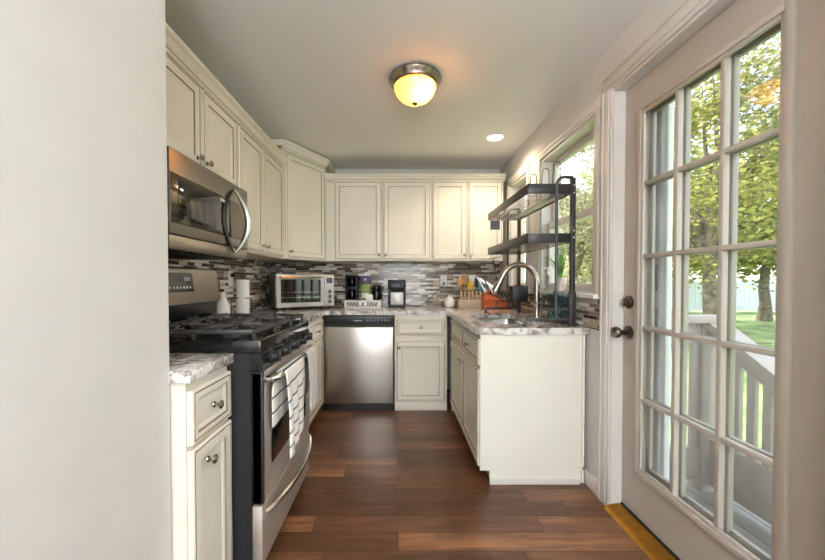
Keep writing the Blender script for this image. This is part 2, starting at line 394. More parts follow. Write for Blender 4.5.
def window(name, Wd, stool=True, near_gap=.055):
    y0, y1, z0, z1 = Wd; r = sroot(name, (0, 0, 0))
    f = bm_new()                                           # casing
    cw = .06
    casing_prof(f, ((y0, z0), (y0, z1)), cw, (-1, 0)); casing_prof(f, ((y1, z0), (y1, z1)), cw, (1, 0)); casing_prof(f, ((y0 - cw, z1), (y1 + cw, z1)), .075, (0, 1))
    struct('casing', f, TRIM, r)
    f = bm_new(); box(f, XR - .045, XR + .07, y0 - cw - .012, y1 + cw + .012, z0 - .026, z0, .005); struct('sill', f, TRIM, r)
    f = bm_new()                                           # jamb liner
    for a in ((y0, y0 + .018, z0, z1), (y1 - .018, y1, z0, z1), (y0, y1, z1 - .02, z1), (y0, y1, z0, z0 + .012)):
        box(f, XR + .002, XO - .005, *a)
    struct('jamb', f, TRIM, r)
    zm = (z0 + z1) / 2 - .01
    for nm, a0, a1, xo in (('upper_sash', zm - .02, z1 - .02, XR + .085), ('lower_sash', z0 + .012, zm + .02, XR + .045)):
        f = bm_new(); t = .035; s = .042
        box(f, xo, xo + t, y0 + .018, y0 + .018 + s, a0, a1, .003); box(f, xo, xo + t, y1 - .018 - s, y1 - .018, a0, a1, .003)
        box(f, xo, xo + t, y0 + .018 + s, y1 - .018 - s, a0, a0 + .045, .003); box(f, xo, xo + t, y0 + .018 + s, y1 - .018 - s, a1 - .045, a1, .003)
        sash = struct(nm, f, TRIM, r)
        f = bm_new(); box(f, xo + .014, xo + .018, y0 + .05, y1 - .05, a0 + .04, a1 - .04); struct('pane', f, GLASS, sash, smooth=0)
    return r
window('window_1', W1); window('window_2', W2)
# dining room window behind the camera
r = sroot('window_3'); f = bm_new()
for a in ((-.5, -.44, .5, 2.2), (.74, .8, .5, 2.2), (-.44, .74, .5, .56), (-.44, .74, 2.14, 2.2), (-.44, .74, 1.33, 1.37), (.13, .17, .5, 2.2)):
    box(f, a[0], a[1], YF - .08, YF - .03, a[2], a[3], .003)
struct('frame', f, TRIM, r); f = bm_new(); box(f, -.45, .75, YF - .058, YF - .054, .55, 2.15); struct('pane', f, GLASS, r, smooth=0)

# ---- glazed back door
r = sroot('door_1')
DX = 1.165
f = bm_new(); cw = .088
casing_prof(f, ((D1[1] - .02, 0), (D1[1] - .02, D1[3])), cw - .01, (1, 0), .02); casing_prof(f, ((D1[0] + .02, 0), (D1[0] + .02, D1[3])), cw - .01, (-1, 0), .02)
casing_prof(f, ((D1[0] - cw + .03, D1[3] - .005), (D1[1] + cw - .03, D1[3] - .005)), cw, (0, 1), .02)
struct('casing', f, TRIM, r)
f = bm_new()
for a in ((D1[0] - .001, D1[0] + .02, 0, D1[3]), (D1[1] - .02, D1[1] + .001, 0, D1[3]), (D1[0], D1[1], D1[3] - .018, D1[3] + .001)):
    box(f, XR + .001, XO, *a)
for a in ((D1[1] - .034, D1[1] - .02, 0, D1[3] - .018), (D1[0] + .02, D1[0] + .034, 0, D1[3] - .018)):
    box(f, DX + .052, DX + .064, *a)
struct('jamb', f, TRIM, r)
# slab with opening
y0, y1 = D1[0] + .022, D1[1] - .022; gz = (1.072, 1.70, .27, 1.99)
f = bm_new(); q = lambda y, z: (DX, y, z)
prism(f, [q(y0, .035), q(y1, .035), q(y1, D1[3] - .022), q(y0, D1[3] - .022)], (.045, 0, 0), holes=[[q(gz[0] - .012, gz[2] - .012), q(gz[0] - .012, gz[3] + .012), q(gz[1] + .012, gz[3] + .012), q(gz[1] + .012, gz[2] - .012)]])
slab = struct('slab', f, DOORP, r, smooth=0)
f = bm_new()                                               # raised lite frame, inside and outside
for xa, xb, inn, out in ((DX - .014, DX + .004, .012, .026), (DX - .008, DX + .004, -.004, .012), (DX + .041, DX + .058, .0, .026)):
    for a in ((gz[0] - out, gz[0] - inn + .012, gz[2] - out, gz[3] + out), (gz[1] + inn - .012, gz[1] + out, gz[2] - out, gz[3] + out),
              (gz[0] - inn + .012, gz[1] + inn - .012, gz[2] - out, gz[2] - inn + .012), (gz[0] - inn + .012, gz[1] + inn - .012, gz[3] + inn - .012, gz[3] + out)):
        box(f, xa, xb, *a, .003)
struct('lite_frame', f, DOORP, r)
f = bm_new()
for k in (1, 2):
    yy = gz[0] + (gz[1] - gz[0]) * k / 3
    box(f, DX - .006, DX + .018, yy - .010, yy + .010, gz[2], gz[3], .004); box(f, DX + .028, DX + .05, yy - .010, yy + .010, gz[2], gz[3], .004)
for k in range(1, 5):
    zz = gz[2] + (gz[3] - gz[2]) * k / 5
    box(f, DX - .0055, DX + .018, gz[0], gz[1], zz - .010, zz + .010, .004); box(f, DX + .028, DX + .0495, gz[0], gz[1], zz - .010, zz + .010, .004)
struct('muntins', f, DOORP, r)
f = bm_new(); box(f, DX + .020, DX + .025, gz[0] - .012, gz[1] + .012, gz[2] - .012, gz[3] + .012); struct('glass', f, GLASS, r, smooth=0)
f = bm_new(); box(f, DX - .006, DX + .05, y0, y1, .008, .036, .003); struct('door_sweep', f, BLKPL, r)
KY = 1.787
f = bm_new(); lathe(f, (DX, KY, .925), [(.034, 0), (.034, .006), (.028, .011), (.013, .013), (.012, .04), (.020, .046), (.028, .056), (.029, .066), (.024, .075), (.012, .079)], (-1, 0, 0), 24)
struct('door_knob', f, PEWTER, r)
f = bm_new(); lathe(f, (DX, KY, 1.078), [(.033, 0), (.033, .007), (.027, .013), (.012, .014), (.012, .02)], (-1, 0, 0), 24); box(f, DX - .034, DX - .018, KY - .006, KY + .006, 1.06, 1.096, .003)
struct('deadbolt', f, PEWTER, r)
f = bm_new(); box(f, DX - .002, DX + .047, y1 - .0015, y1 + .001, 1.045, 1.11); box(f, DX + .0, DX + .047, y1 - .0015, y1 + .001, .895, .955); struct('latch_plate', f, NICKEL, r)
f = bm_new()
for zz in (.3, 1.1, 1.95): cyl(f, (DX - .008, y0 - .004, zz - .045), (DX - .008, y0 - .004, zz + .045), .007, seg=12)
struct('hinge', f, NICKEL, r)
# threshold
f = bm_new(); prism(f, [(XR - .03, D1[0] + .02, 0), (XR - .02, D1[0] + .02, .014), (DX - .03, D1[0] + .02, .024), (DX - .008, D1[0] + .02, .026), (XO, D1[0] + .02, .006), (XO, D1[0] + .02, -.02), (XR + .0, D1[0] + .02, -.02)], (0, D1[1] - D1[0] - .04, 0))
for k in range(3): box(f, XR - .008 + k * .014, XR - .003 + k * .014, D1[0] + .022, D1[1] - .022, .014, .022 + k * .002)
struct('threshold', f, BRASS, r, smooth=20)
# ---- storm door
r = sroot('door_2'); SX = XO + .012; f = bm_new()
box(f, SX - .012, SX + .03, 1.80, 1.90, -.05, 2.2, .004); box(f, SX - .012, SX + .03, .86, .96, -.05, 2.2, .004); box(f, SX - .012, SX + .03, .86, 1.9, 2.13, 2.2, .004)
struct('frame', f, STORM, r)
f = bm_new()
box(f, SX, SX + .03, 1.665, 1.795, .03, 2.12, .006); box(f, SX, SX + .03, .965, 1.03, .03, 2.12, .006); box(f, SX, SX + .03, 1.03, 1.665, .03, .20, .004); box(f, SX, SX + .03, 1.03, 1.665, 2.05, 2.12, .004)
for yy in (1.69, 1.70): box(f, SX - .003, SX, yy, yy + .004, .06, 2.1)
struct('leaf', f, STORM, r)
f = bm_new(); box(f, SX + .012, SX + .015, 1.02, 1.675, .19, 2.06); struct('glass', f, GLASS, r, smooth=0)
f = bm_new(); box(f, SX - .006, SX, 1.715, 1.745, 1.14, 1.26, .004); box(f, SX - .006, SX, 1.715, 1.745, .95, 1.05, .004); cyl(f, (SX - .03, 1.73, 1.0), (SX, 1.73, 1.0), .009); box(f, SX - .036, SX - .028, 1.70, 1.74, .99, 1.01, .003)
struct('latch', f, SILVERPL, r)

# ---- backsplashes
b = bm_new(); box(b, XL + .001, XR, YB - .008, YB, .914, 1.40); struct('trim_1', b, TILEX, smooth=0)
b = bm_new(); box(b, XL, XL + .008, PY + .002, YB - .008, .914, 1.40); struct('trim_2', b, TILEY, smooth=0)
b = bm_new(); box(b, XR - .008, XR, 1.912, YB - .008, .914, 1.084); struct('trim_3', b, TILEY, smooth=0)

# ------------------------------------------------------------------ cabinets
def rings(bm, x0, x1, z0, z1, y, th, prof):
    """front facing -y; prof: list of (inset, depth from front, material of the band ending here)"""
    def loop(i, d): return [bm.verts.new(p) for p in ((x0 + i, y + d, z0 + i), (x1 - i, y + d, z0 + i), (x1 - i, y + d, z1 - i), (x0 + i, y + d, z1 - i))]
    last = loop(0, th); cap(bm, last, 0, True)
    for i, d, m in prof:
        l = loop(i, d); bridge(bm, last, l, m); last = l
    cap(bm, last, 0)
def door_prof(f):
    return [(0, .004, 0), (.004, 0, 0), (.009, 0, 0), (.0105, .002, 1), (.0125, .002, 1), (.014, 0, 1), (f, 0, 0), (f + .0035, .006, 1), (f + .014, .008, 0), (f + .016, .010, 0)]
def knob_bm(x, z, y=-.02):
    k = bm_new(); lathe(k, (x, y, z), [(.011, 0), (.010, .003), (.0055, .005), (.005, .014), (.010, .018), (.0145, .022), (.0145, .026), (.010, .029), (.003, .030)], (0, -1, 0), 16); return k
def front(root, kind, x0, x1, z0, z1, knob=None, fr=None):
    d = bm_new(); rings(d, x0, x1, z0, z1, -.02, .019, door_prof(fr or (.052 if kind == 'door' else .028)))
    o = obj(kind, d, [CAB, GLAZE], root, smooth=0)
    for kx, kz in ([knob] if knob and not isinstance(knob, list) else (knob or [])):
        obj('knob', knob_bm(kx, kz), NICKEL, o)
    return o
def body(root, w_, d_, z0, z1, toe=None, name='body'):
    b = bm_new()
    if toe:
        box(b, -w_ / 2, w_ / 2, 0, d_, toe[1], z1); box(b, -w_ / 2 + .002, w_ / 2 - .002, toe[0], d_, z0, toe[1])
    else: box(b, -w_ / 2, w_ / 2, 0, d_, z0, z1)
    return obj(name, b, CAB, root, smooth=0)
CROWN = [(0, 0), (-.008, 0), (-.008, .018), (-.016, .022), (-.030, .046), (-.046, .056), (-.046, .076), (0, .076)]
def crown(root, x0, x1, z, h=.078, y=-.0):
    k = bm_new(); s = h / .076
    prism(k, [(x0, y + p[0], z + p[1] * s) for p in CROWN], (x1 - x0, 0, 0)); box(k, x0, x1, y - .0095, y, z + .016 * s, z + .020 * s, mi=1); box(k, x0, x1, y - .001, y, z - .005, z, mi=1); return obj('crown_moulding', k, [CAB, GLAZE], root, smooth=20)

UG, BG = 'wall cabinets', 'base cabinets'
UZ0, UZ1 = 1.385, 2.172
# back wall cabinets (front of boxes at Y 3.54, doors 2 cm proud)
YU = 3.54; s_ = YB - .01 - YU
cx = (-.72 + .335) / 2
c = thing('upper_cabinet', 'cream two-door wall cabinet above the dishwasher and the coffee makers', 'cabinet', (cx, YU, UZ0), 0, UG)
body(c, .335 + .72, s_, 0, UZ1 - UZ0 + .01)
front(c, 'door', -.632 - cx, -.157 - cx, .01, UZ1 - UZ0, (-.157 - cx - .03, .06)); front(c, 'door', -.149 - cx, .325 - cx, .01, UZ1 - UZ0, (-.149 - cx + .03, .06))
crown(c, -.72 - cx, .335 - cx, UZ1 - UZ0 + .004, .062)
cx = (.335 + 1.045) / 2
c = thing('upper_cabinet', 'cream two-door wall cabinet on the back wall nearest the window', 'cabinet', (cx, YU, UZ0), 0, UG)
body(c, 1.045 - .335, s_, 0, UZ1 - UZ0 + .01)
front(c, 'door', .342 - cx, .685 - cx, .01, UZ1 - UZ0, (.685 - cx - .03, .06)); front(c, 'door', .694 - cx, 1.035 - cx, .01, UZ1 - UZ0, (.694 - cx + .03, .06))
crown(c, .335 - cx, 1.06 - cx, UZ1 - UZ0 + .004, .062)
# left wall cabinets (front of boxes at X -.985)
XU = -.985; dU = XU - XL - .01
ya, yb = 1.395, 2.165; cy = (ya + yb) / 2; zb = 1.718
c = thing('upper_cabinet', 'short cream two-door wall cabinet directly above the microwave', 'cabinet', (XU, cy, zb), PI / 2, UG)
body(c, yb - ya, dU, 0, 2.135 - zb + .02); h = 2.135 - zb
front(c, 'door', ya - cy + .006, 1.755 - cy, .012, h, (1.755 - cy - .035, .06)); front(c, 'door', 1.772 - cy, yb - cy - .012, .012, h, (1.772 - cy + .035, .06))
crown(c, ya - cy, yb - cy, h + .018)
ya, yb = 2.167, 3.055; cy = (ya + yb) / 2
c = thing('upper_cabinet', 'tall cream two-door wall cabinet between microwave and corner cabinet', 'cabinet', (XU, cy, 1.375), PI / 2, UG)
h = 2.135 - 1.375; body(c, yb - ya, dU, 0, h + .02)
front(c, 'door', 2.182 - cy, 2.56 - cy, .012, h, (2.56 - cy - .03, .06)); front(c, 'door', 2.572 - cy, 3.01 - cy, .012, h, (2.572 - cy + .03, .06))
crown(c, ya - cy, yb - cy, h + .018)
# diagonal corner cabinet
A = Vector((-.985, 3.06)); B = Vector((-.724, 3.535)); d = B - A; wd = d.length; ang = math.atan2(d.y, d.x); mid = (A + B) / 2
c = thing('corner_cabinet', 'taller angled single-door corner wall cabinet above the toaster oven', 'cabinet', (mid.x, mid.y, 1.38), ang, UG)
k = bm_new(); R = Matrix.Rotation(-ang, 2)
def loc2(p): v = R @ (Vector(p) - mid); return (v.x, v.y)
pl = [loc2(p) for p in ((-.985, 3.06), (-.724, 3.535), (-.724, YB - .01), (XL + .01, YB - .01), (XL + .01, 3.06))]
prism(k, [(x, y, 0) for x, y in pl], (0, 0, 2.315 - 1.38)); obj('body', k, CAB, c, smooth=0)
front(c, 'door', -wd / 2 + .02, wd / 2 - .02, .012, 2.295 - 1.38, (-wd / 2 + .055, .065))
cr = crown(c, -wd / 2 - .02, wd / 2 + .02, 2.312 - 1.38, .072)
k = bm_new()
e = [loc2(p) for p in ((-.735, 3.535), (-.678, 3.50), (-.678, YB - .01), (-.735, YB - .01))]; prism(k, [(x, y, 2.335 - 1.38) for x, y in e], (0, 0, .048))
e = [loc2(p) for p in ((-.735, 3.535), (-.70, 3.515), (-.70, YB - .01), (-.735, YB - .01))]; prism(k, [(x, y, 2.312 - 1.38) for x, y in e], (0, 0, .03))
obj('crown_return', k, CAB, c, smooth=0); k = bm_new()
e = [loc2(p) for p in ((XL + .01, 3.075), (XL + .01, 3.02), (-.96, 3.02), (-.99, 3.075))]; prism(k, [(x, y, 2.335 - 1.38) for x, y in e], (0, 0, .048))
obj('crown_return', k, CAB, c, smooth=0)

# base cabinets
CT = .914
# back base (18 in)
YBASE = 3.24; x0, x1 = -.030, .448; cx = (x0 + x1) / 2
c = thing('base_cabinet', 'cream base cabinet with one drawer over one door right of the dishwasher', 'cabinet', (cx, YBASE, 0), 0, BG)
body(c, x1 - x0, YB - YBASE - .012, 0, .876)
front(c, 'drawer', x0 - cx + .012, x1 - cx - .016, .690, .842, (0, .766)); front(c, 'door', x0 - cx + .012, x1 - cx - .016, .088, .643, (x0 - cx + .04, .585))
b_ = bm_new(); box(b_, x0 - cx, x1 - cx, -.012, 0, 0, .072, .003); obj('toe_board', b_, CAB, c)
# sink base run (faces -X)
XS = .49; ya, yb = 2.06, 3.235; cy = (ya + yb) / 2; hw = (yb - ya) / 2
c = thing('sink_cabinet', 'long cream sink base cabinet under the window with plain white end panel', 'cabinet', (XS, cy, 0), -PI / 2, BG)
k = bm_new(); D_ = XR - .016 - XS
# walls only, so the sink bowls hang inside
box(k, -hw, hw, 0, .018, .078, .876); box(k, -hw, hw, D_ - .012, D_, 0, .876); box(k, -hw, -hw + .018, 0, D_, .0, .876); box(k, -hw, hw, .05, D_, .078, .096); box(k, -hw, hw, .06, .075, 0, .078); box(k, hw - .022, hw - .012, D_ - .06, D_ - .012, 0, .876)
obj('body', k, CAB, c, smooth=0)
L_ = lambda y: cy - y                      # world Y -> local x
front(c, 'drawer', L_(3.17), L_(2.63), .690, .842, None, .026); front(c, 'drawer', L_(2.615), L_(2.085), .690, .842, (L_(2.35), .766), .026)
front(c, 'door', L_(3.17), L_(2.62), .088, .665, (L_(2.66), .60)); front(c, 'door', L_(2.61), L_(2.085), .088, .665, (L_(2.57), .60))
k = bm_new()                               # end panel with toe notch, slightly proud of the box
pts = [(.045, .0), (D_ - .035, .0), (D_ - .035, .876), (-.012, .876), (-.012, .078), (.045, .078)]
prism(k, [(hw, y, z) for y, z in pts], (.008, 0, 0)); k2_ = 0; obj('end_panel', k, PANEL, c, smooth=0, label='plain off-white end panel')
k = bm_new(); box(k, hw + .008, hw + .018, .045, D_ - .03, 0, .028, .002); obj('base_strip', k, TRIM, c)
# left near base (faces +X)
XN = -.662; ya, yb = 1.10, 1.368; cy = (ya + yb) / 2
c = thing('base_cabinet', 'narrow cream base cabinet with drawer and door left of the gas range', 'cabinet', (XN, cy, 0), PI / 2, BG)
body(c, yb - ya, XN - XL - .012, 0, .868, (.06, .08)); hw = (yb - ya) / 2
front(c, 'drawer', -hw + .004, hw - .006, .664, .838, (0, .752), .03); front(c, 'door', -hw + .004, hw - .006, .088, .65, (-.045, .582), .045)
# left far base between range and corner
XF = -.69; ya, yb = 2.125, 3.235; cy = (ya + yb) / 2; hw = (yb - ya) / 2
c = thing('base_cabinet', 'cream base cabinet between the gas range and the dishwasher corner', 'cabinet', (XF, cy, 0), PI / 2, BG)
body(c, yb - ya, XF - XL - .012, 0, .876, (.06, .08))
for k0, k1 in ((2.135, 2.66), (2.67, 3.19)):
    front(c, 'drawer', k0 - cy, k1 - cy, .690, .842, ((k0 + k1) / 2 - cy, .766)); 
front(c, 'door', 2.135 - cy, 2.66 - cy, .088, .665, (2.63 - cy, .60)); front(c, 'door', 2.67 - cy, 3.19 - cy, .088, .665, (2.70 - cy, .60))

# counters
k = bm_new()
SK = (.565, .945, 2.23, 2.95)
outl = [(XL + .009, 2.122), (-.665, 2.122), (-.665, 3.215), (.452, 3.215), (.452, 2.075), (.492, 2.035), (XR - .006, 2.035), (XR - .009, YB - .009), (XL + .009, YB - .009)]
prism(k, [(x, y, .876) for x, y in outl], (0, 0, .038), holes=[rrect(SK[0], SK[1], SK[2], SK[3], .06, .876)])
obj('countertop', k, GRANITE, smooth=25, label='grey and white speckled granite countertop wrapping around back and right', category='countertop')
k = bm_new(); box(k, XL + .009, -.635, 1.082, 1.371, .868, .905, .004); obj('countertop', k, GRANITE, label='small granite countertop piece left of the range beside wall corner', category='countertop')

# sink
k = bm_new()
def bowl(k, x0, x1, y0, y1, zt, dep, r=.05):
    lo = [[(x, y, z) for x, y, _ in rrect(x0 + i, x1 - i, y0 + i, y1 - i, r, 0)] for i, z in ((-.012, zt), (0, zt - .002), (.006, zt - dep * .8), (.03, zt - dep), (.15, zt - dep - .004))]
    prev = None
    for l in lo:
        v = [k.verts.new(p) for p in l]
        if prev: bridge(k, prev, v)
        prev = v
    cap(k, prev)
bowl(k, SK[0] + .004, SK[1] - .004, SK[2] + .004, 2.555, .874, .18); bowl(k, SK[0] + .004, SK[1] - .004, 2.575, SK[3] - .004, .874, .18)
for yc in (2.40, 2.76): lathe(k, (.755, yc, .690), [(.045, 0), (.045, .004), (.036, .006), (.03, .003)], seg=20)
tag(obj('sink', k, SINKM, recalc=False), 'stainless steel double-bowl sink set into the granite under the dish rack', 'sink')

# faucet
c = thing('faucet', 'brushed nickel gooseneck faucet arching over the sink', 'faucet', (.985, 2.52, CT))
k = bm_new(); lathe(k, (0, 0, 0), [(.034, 0), (.034, .006), (.026, .012), (.022, .05), (.026, .11), (.020, .118)]); obj('base', k, NICKEL, c)
k = bm_new(); pts = [(0, 0, .1), (0, 0, .26)] + arc((-.125, 0, .262), .125, 0, 158, 18) 
pe = Vector(pts[-1]); dr = (pe - Vector(pts[-2])).normalized(); pts.append(tuple(pe + dr * .05)); tube(k, pts, .0195, 14); obj('spout', k, NICKEL, c)
k = bm_new(); q0 = pe + dr * .04; cyl(k, q0, q0 + dr * .085, .022, .028, 16); obj('spray_head', k, NICKEL, c)
k = bm_new(); tube(k, [(0, -.02, .075), (0, -.045, .085), (0, -.10, .12)], .007, 10); obj('lever', k, NICKEL, c)

# ------------------------------------------------------------------ dishwasher
x0, x1 = -.688, -.036; cx = (x0 + x1) / 2; hw = (x1 - x0) / 2
c = thing('dishwasher', 'stainless steel dishwasher with black control strip in back run', 'dishwasher', (cx, 3.22, 0))
k = bm_new(); box(k, -hw + .004, hw - .004, .03, .62, .02, .874); obj('tub', k, BLKPL, c, smooth=0)
k = bm_new(); box(k, -hw + .006, hw - .006, 0, .032, .065, .766, .006, seg=3); obj('door', k, STEEL, c)
k = bm_new(); box(k, -hw + .003, hw - .003, .004, .035, .79, .872, .004); box(k, -hw + .003, hw - .003, .018, .035, .766, .79)
cp = obj('control_panel', k, BLKPL, c)
k = bm_new()
for i in range(7):
    k = bm_new(); box(k, .08 + i * .032, .09 + i * .032, .002, .005, .824, .832); obj('button', k, LMARK, cp, smooth=0)
k = bm_new(); box(k, -.04, .035, .002, .005, .822, .828); obj('print_mark', k, LMARK, cp, smooth=0)
k = bm_new(); box(k, -hw + .004, hw - .004, .015, .03, 0, .06); obj('kick_plate', k, BLKPL, c, smooth=0)

# ------------------------------------------------------------------ range (local: faces -y, width along x)
ya, yb = 1.376, 2.116; cy = (ya + yb) / 2; hw = (yb - ya) / 2; XG = -.575
c = thing('gas_range', 'stainless and black gas range with five front knobs under the microwave', 'stove', (XG, cy, 0), PI / 2)
DP = XG - XL - .012
k = bm_new(); box(k, -hw, hw, 0, DP, .03, .90)
for a in (-hw - .002, hw - .0): 
    for j in range(3): box(k, a, a + .002, .08 + j * .16, .17 + j * .16, .12 + .02 * j, .84)
for sx in (-1, 1):
    for yy in (.06, DP - .06): cyl(k, (sx * (hw - .05), yy, 0), (sx * (hw - .05), yy, .03), .018)
obj('body', k, BLKSIDE, c, smooth=0)
k = bm_new(); box(k, -hw, hw, -.042, DP - .236, .90, .952, .006); box(k, -hw + .04, hw - .04, 0, DP - .25, .952, .955); obj('cooktop', k, BLACK, c)
k = bm_new()                               # sloped control panel
prism(k, [(-hw, p[0], p[1]) for p in ((-.042, .90), (-.052, .84), (-.03, .835), (0, .835), (0, .90))], (2 * hw, 0, 0)); cpn = obj('control_panel', k, BLACK, c, smooth=20)
for i in range(5):
    kx = -hw + .10 + i * (2 * hw - .20) / 4; k = bm_new()
    lathe(k, (kx, -.046, .868), [(.027, 0), (.027, .008), (.021, .011), (.019, .034), (.015, .036)], (0, -1, .12), 20); box(k, kx - .005, kx + .005, -.088, -.06, .85, .892, .002)
    obj('control_knob', k, BLKPL, c)
k = bm_new(); box(k, -hw + .003, hw - .003, -.045, 0, .305, .828, .006); od = obj('oven_door', k, STEELO, c)
k = bm_new(); box(k, -hw + .10, hw - .10, -.047, -.04, .42, .71, .002); obj('oven_window', k, DGLASS, od)
k = bm_new(); box(k, -hw + .003, -hw + .02, -.046, 0, .305, .828, .002); obj('door_edge', k, BLKSIDE, od)
k = bm_new(); tube(k, [(-hw + .035, -.045, .792), (-hw + .035, -.075, .795), (-hw + .05, -.088, .796), (hw - .05, -.088, .796), (hw - .035, -.075, .795), (hw - .035, -.045, .792)], .014, 12); obj('oven_handle', k, CHROME, od)
k = bm_new(); box(k, -hw + .003, hw - .003, -.042, 0, .055, .297, .006); dr_ = obj('storage_drawer', k, STEELO, c)
k = bm_new(); pts = []
for i in range(21):
    t = i / 20; pts.append((-hw + .02 + t * (2 * hw - .04), -.045 - .055 * math.sin(PI * t) ** .8, .262 + .0 * t))
tube(k, pts, .013, 10); obj('drawer_handle', k, CHROME, dr_)
# backguard
k = bm_new(); prism(k, [(-hw, p[0], p[1]) for p in ((DP - .258, 1.07), (DP - .233, 1.245), (DP - .215, 1.255), (DP, 1.255), (DP, 1.07))], (2 * hw, 0, 0)); bg_ = obj('backguard', k, STEELH, c, smooth=20)
k = bm_new(); prism(k, [(-hw, p[0], p[1]) for p in ((DP - .235, .955), (DP - .24, 1.07), (DP, 1.07), (DP, .90), (DP - .235, .90))], (2 * hw, 0, 0)); obj('backguard_base', k, BLACK, bg_, smooth=20)
k = bm_new(); sl = .025 / .175
def bgp(x, z, off): return (x, DP - .258 + (z - 1.07) * sl - off, z)
prism(k, [bgp(-.11, 1.13, .0), bgp(.11, 1.13, .0), bgp(.11, 1.225, .0), bgp(-.11, 1.225, .0)], (0, -.004, 0)); dsp = obj('display', k, DGLASS, bg_, smooth=0)
k = bm_new()
for i in range(4): 
    xx = .035 + i * .013
    prism(k, [bgp(xx, 1.185, .0045), bgp(xx + .008, 1.185, .0045), bgp(xx + .008, 1.205, .0045), bgp(xx, 1.205, .0045)], (0, -.0008, 0))
obj('display_digits', k, LMARK, dsp, smooth=0); k = bm_new()
for i in range(7):
    xx = -.09 + i * .027
    prism(k, [bgp(xx, 1.147, .0045), bgp(xx + .012, 1.147, .0045), bgp(xx + .012, 1.157, .0045), bgp(xx, 1.157, .0045)], (0, -.0008, 0))
obj('display_symbols', k, LMARK, dsp, smooth=0)
# burners and grates
GX = [(-hw + .145, .12), (-hw + .145, .38), (0, .25), (hw - .145, .12), (hw - .145, .38)]
for x, y in GX:
    k = bm_new(); lathe(k, (x, y, .955), [(.055, 0), (.055, .006), (.042, .010), (.042, .016), (.03, .020), (.004, .021)], seg=20); obj('burner', k, IRON, c)
def grate(x0, x1):
    k = bm_new(); t = .0065; z0, z1 = .975, .992; yf, yr = -.015, .475
    for x in (x0 + t, x1 - t): box(k, x - t, x + t, yf, yr, z0, z1, .003)
    for y in (yf + t, (yf + yr) / 2, yr - t): box(k, x0, x1, y - t, y + t, z0, z1, .003)
    xm = (x0 + x1) / 2
    for ym in ((yf * .75 + yr * .25), (yf * .25 + yr * .75)):
        for a in range(8):
            an = a * PI / 4 + PI / 8; dx, dy = math.cos(an), math.sin(an); r1 = .115
            tube(k, [(xm + dx * .025, ym + dy * .025, z1 + .003), (xm + dx * .06, ym + dy * .06, z1 + .004), (xm + max(-1, min(1, dx * 1.3)) * (x1 - x0) / 2 * .97, ym + dy * r1, z1 - .006)], .0055, 6)
    for x in (x0 + t, x1 - t):
        for y in (yf + t, (yf + yr) / 2, yr - t): box(k, x - t, x + t, y - t, y + t, .952, z0, .002)
    for y in [yf + .03 + i * .07 for i in range(8)]:
        box(k, x1 - .05, x1 - t, y - .005, y + .005, z0 + .004, z1 + .004, .002); box(k, x0 + t, x0 + .05, y - .005, y + .005, z0 + .004, z1 + .004, .002)
    return k
for i in range(3):
    g0 = -hw + .012 + i * (2 * hw - .024) / 3; obj('grate', grate(g0 + .001, g0 + (2 * hw - .024) / 3 - .001), IRON, c)

# towels on the oven handle (world X -.487 handle axis)
def towel(name, y0, y1, zf, zb, m, label, slant=0, fold=.012, back_shift=0.0):
    bm = bm_new(); uv = bm.loops.layers.uv.new('UVMap'); hx = XG + .088; hz = .796; R_ = .0165
    path = []
    nb = 14
    for i in range(nb): path.append((hx - R_ - .002, zb + (hz - zb) * i / nb))
    for i in range(9):
        a = PI - PI * i / 8; path.append((hx + R_ * math.cos(a), hz + R_ * math.sin(a)))
    nf = 22
    for i in range(1, nf + 1): path.append((hx + R_ + .002, hz - (hz - zf) * i / nf))
    N = 16; grid = []; s = 0; ss = []
    for i, p in enumerate(path):
        if i: s += math.hypot(p[0] - path[i - 1][0], p[1] - path[i - 1][1])
        ss.append(s)
    for i, (x, z) in enumerate(path):
        row = []
        dz = max(0, hz - z); frontside = i > nb + 4
        for j in range(N + 1):
            t = j / N; pinch = .14 * min(1, dz / .35) if frontside else .05 * min(1, dz / .3)
            yy = y0 + (y1 - y0) * (pinch + t * (1 - 2 * pinch)) + (0 if frontside else -back_shift * min(1, dz / .05))
            wv = fold * min(1, dz / .15) * math.sin(t * 9 + (2 if frontside else 0) + z * 3)
            xx = x + (abs(wv) if frontside else -abs(wv) * .25)
            row.append(bm.verts.new((xx, yy, z - (slant * (t - .5) * min(1, dz / .2) if frontside else 0))))
        grid.append(row)
    for i in range(len(grid) - 1):
        for j in range(N):
            f = bm.faces.new((grid[i][j], grid[i][j + 1], grid[i + 1][j + 1], grid[i + 1][j]))
            for l, (a, bq) in zip(f.loops, ((i, j), (i, j + 1), (i + 1, j + 1), (i + 1, j))): l[uv].uv = ((y1 - y0) * bq / N, ss[a])
    o = obj(name, bm, m, smooth=60); md = o.modifiers.new('thick', 'SOLIDIFY'); md.thickness = .004; md.offset = 1
    return tag(o, label, 'towel')
towel('dish_towel', 1.475, 1.755, .45, .58, TOWEL, 'white dish towel with dark blue stripes over the oven handle', slant=-.06, back_shift=.05)
towel('dish_towel', 1.83, 2.04, .50, .56, WAFFLE, 'grey and white checked waffle towel at far end of oven handle')

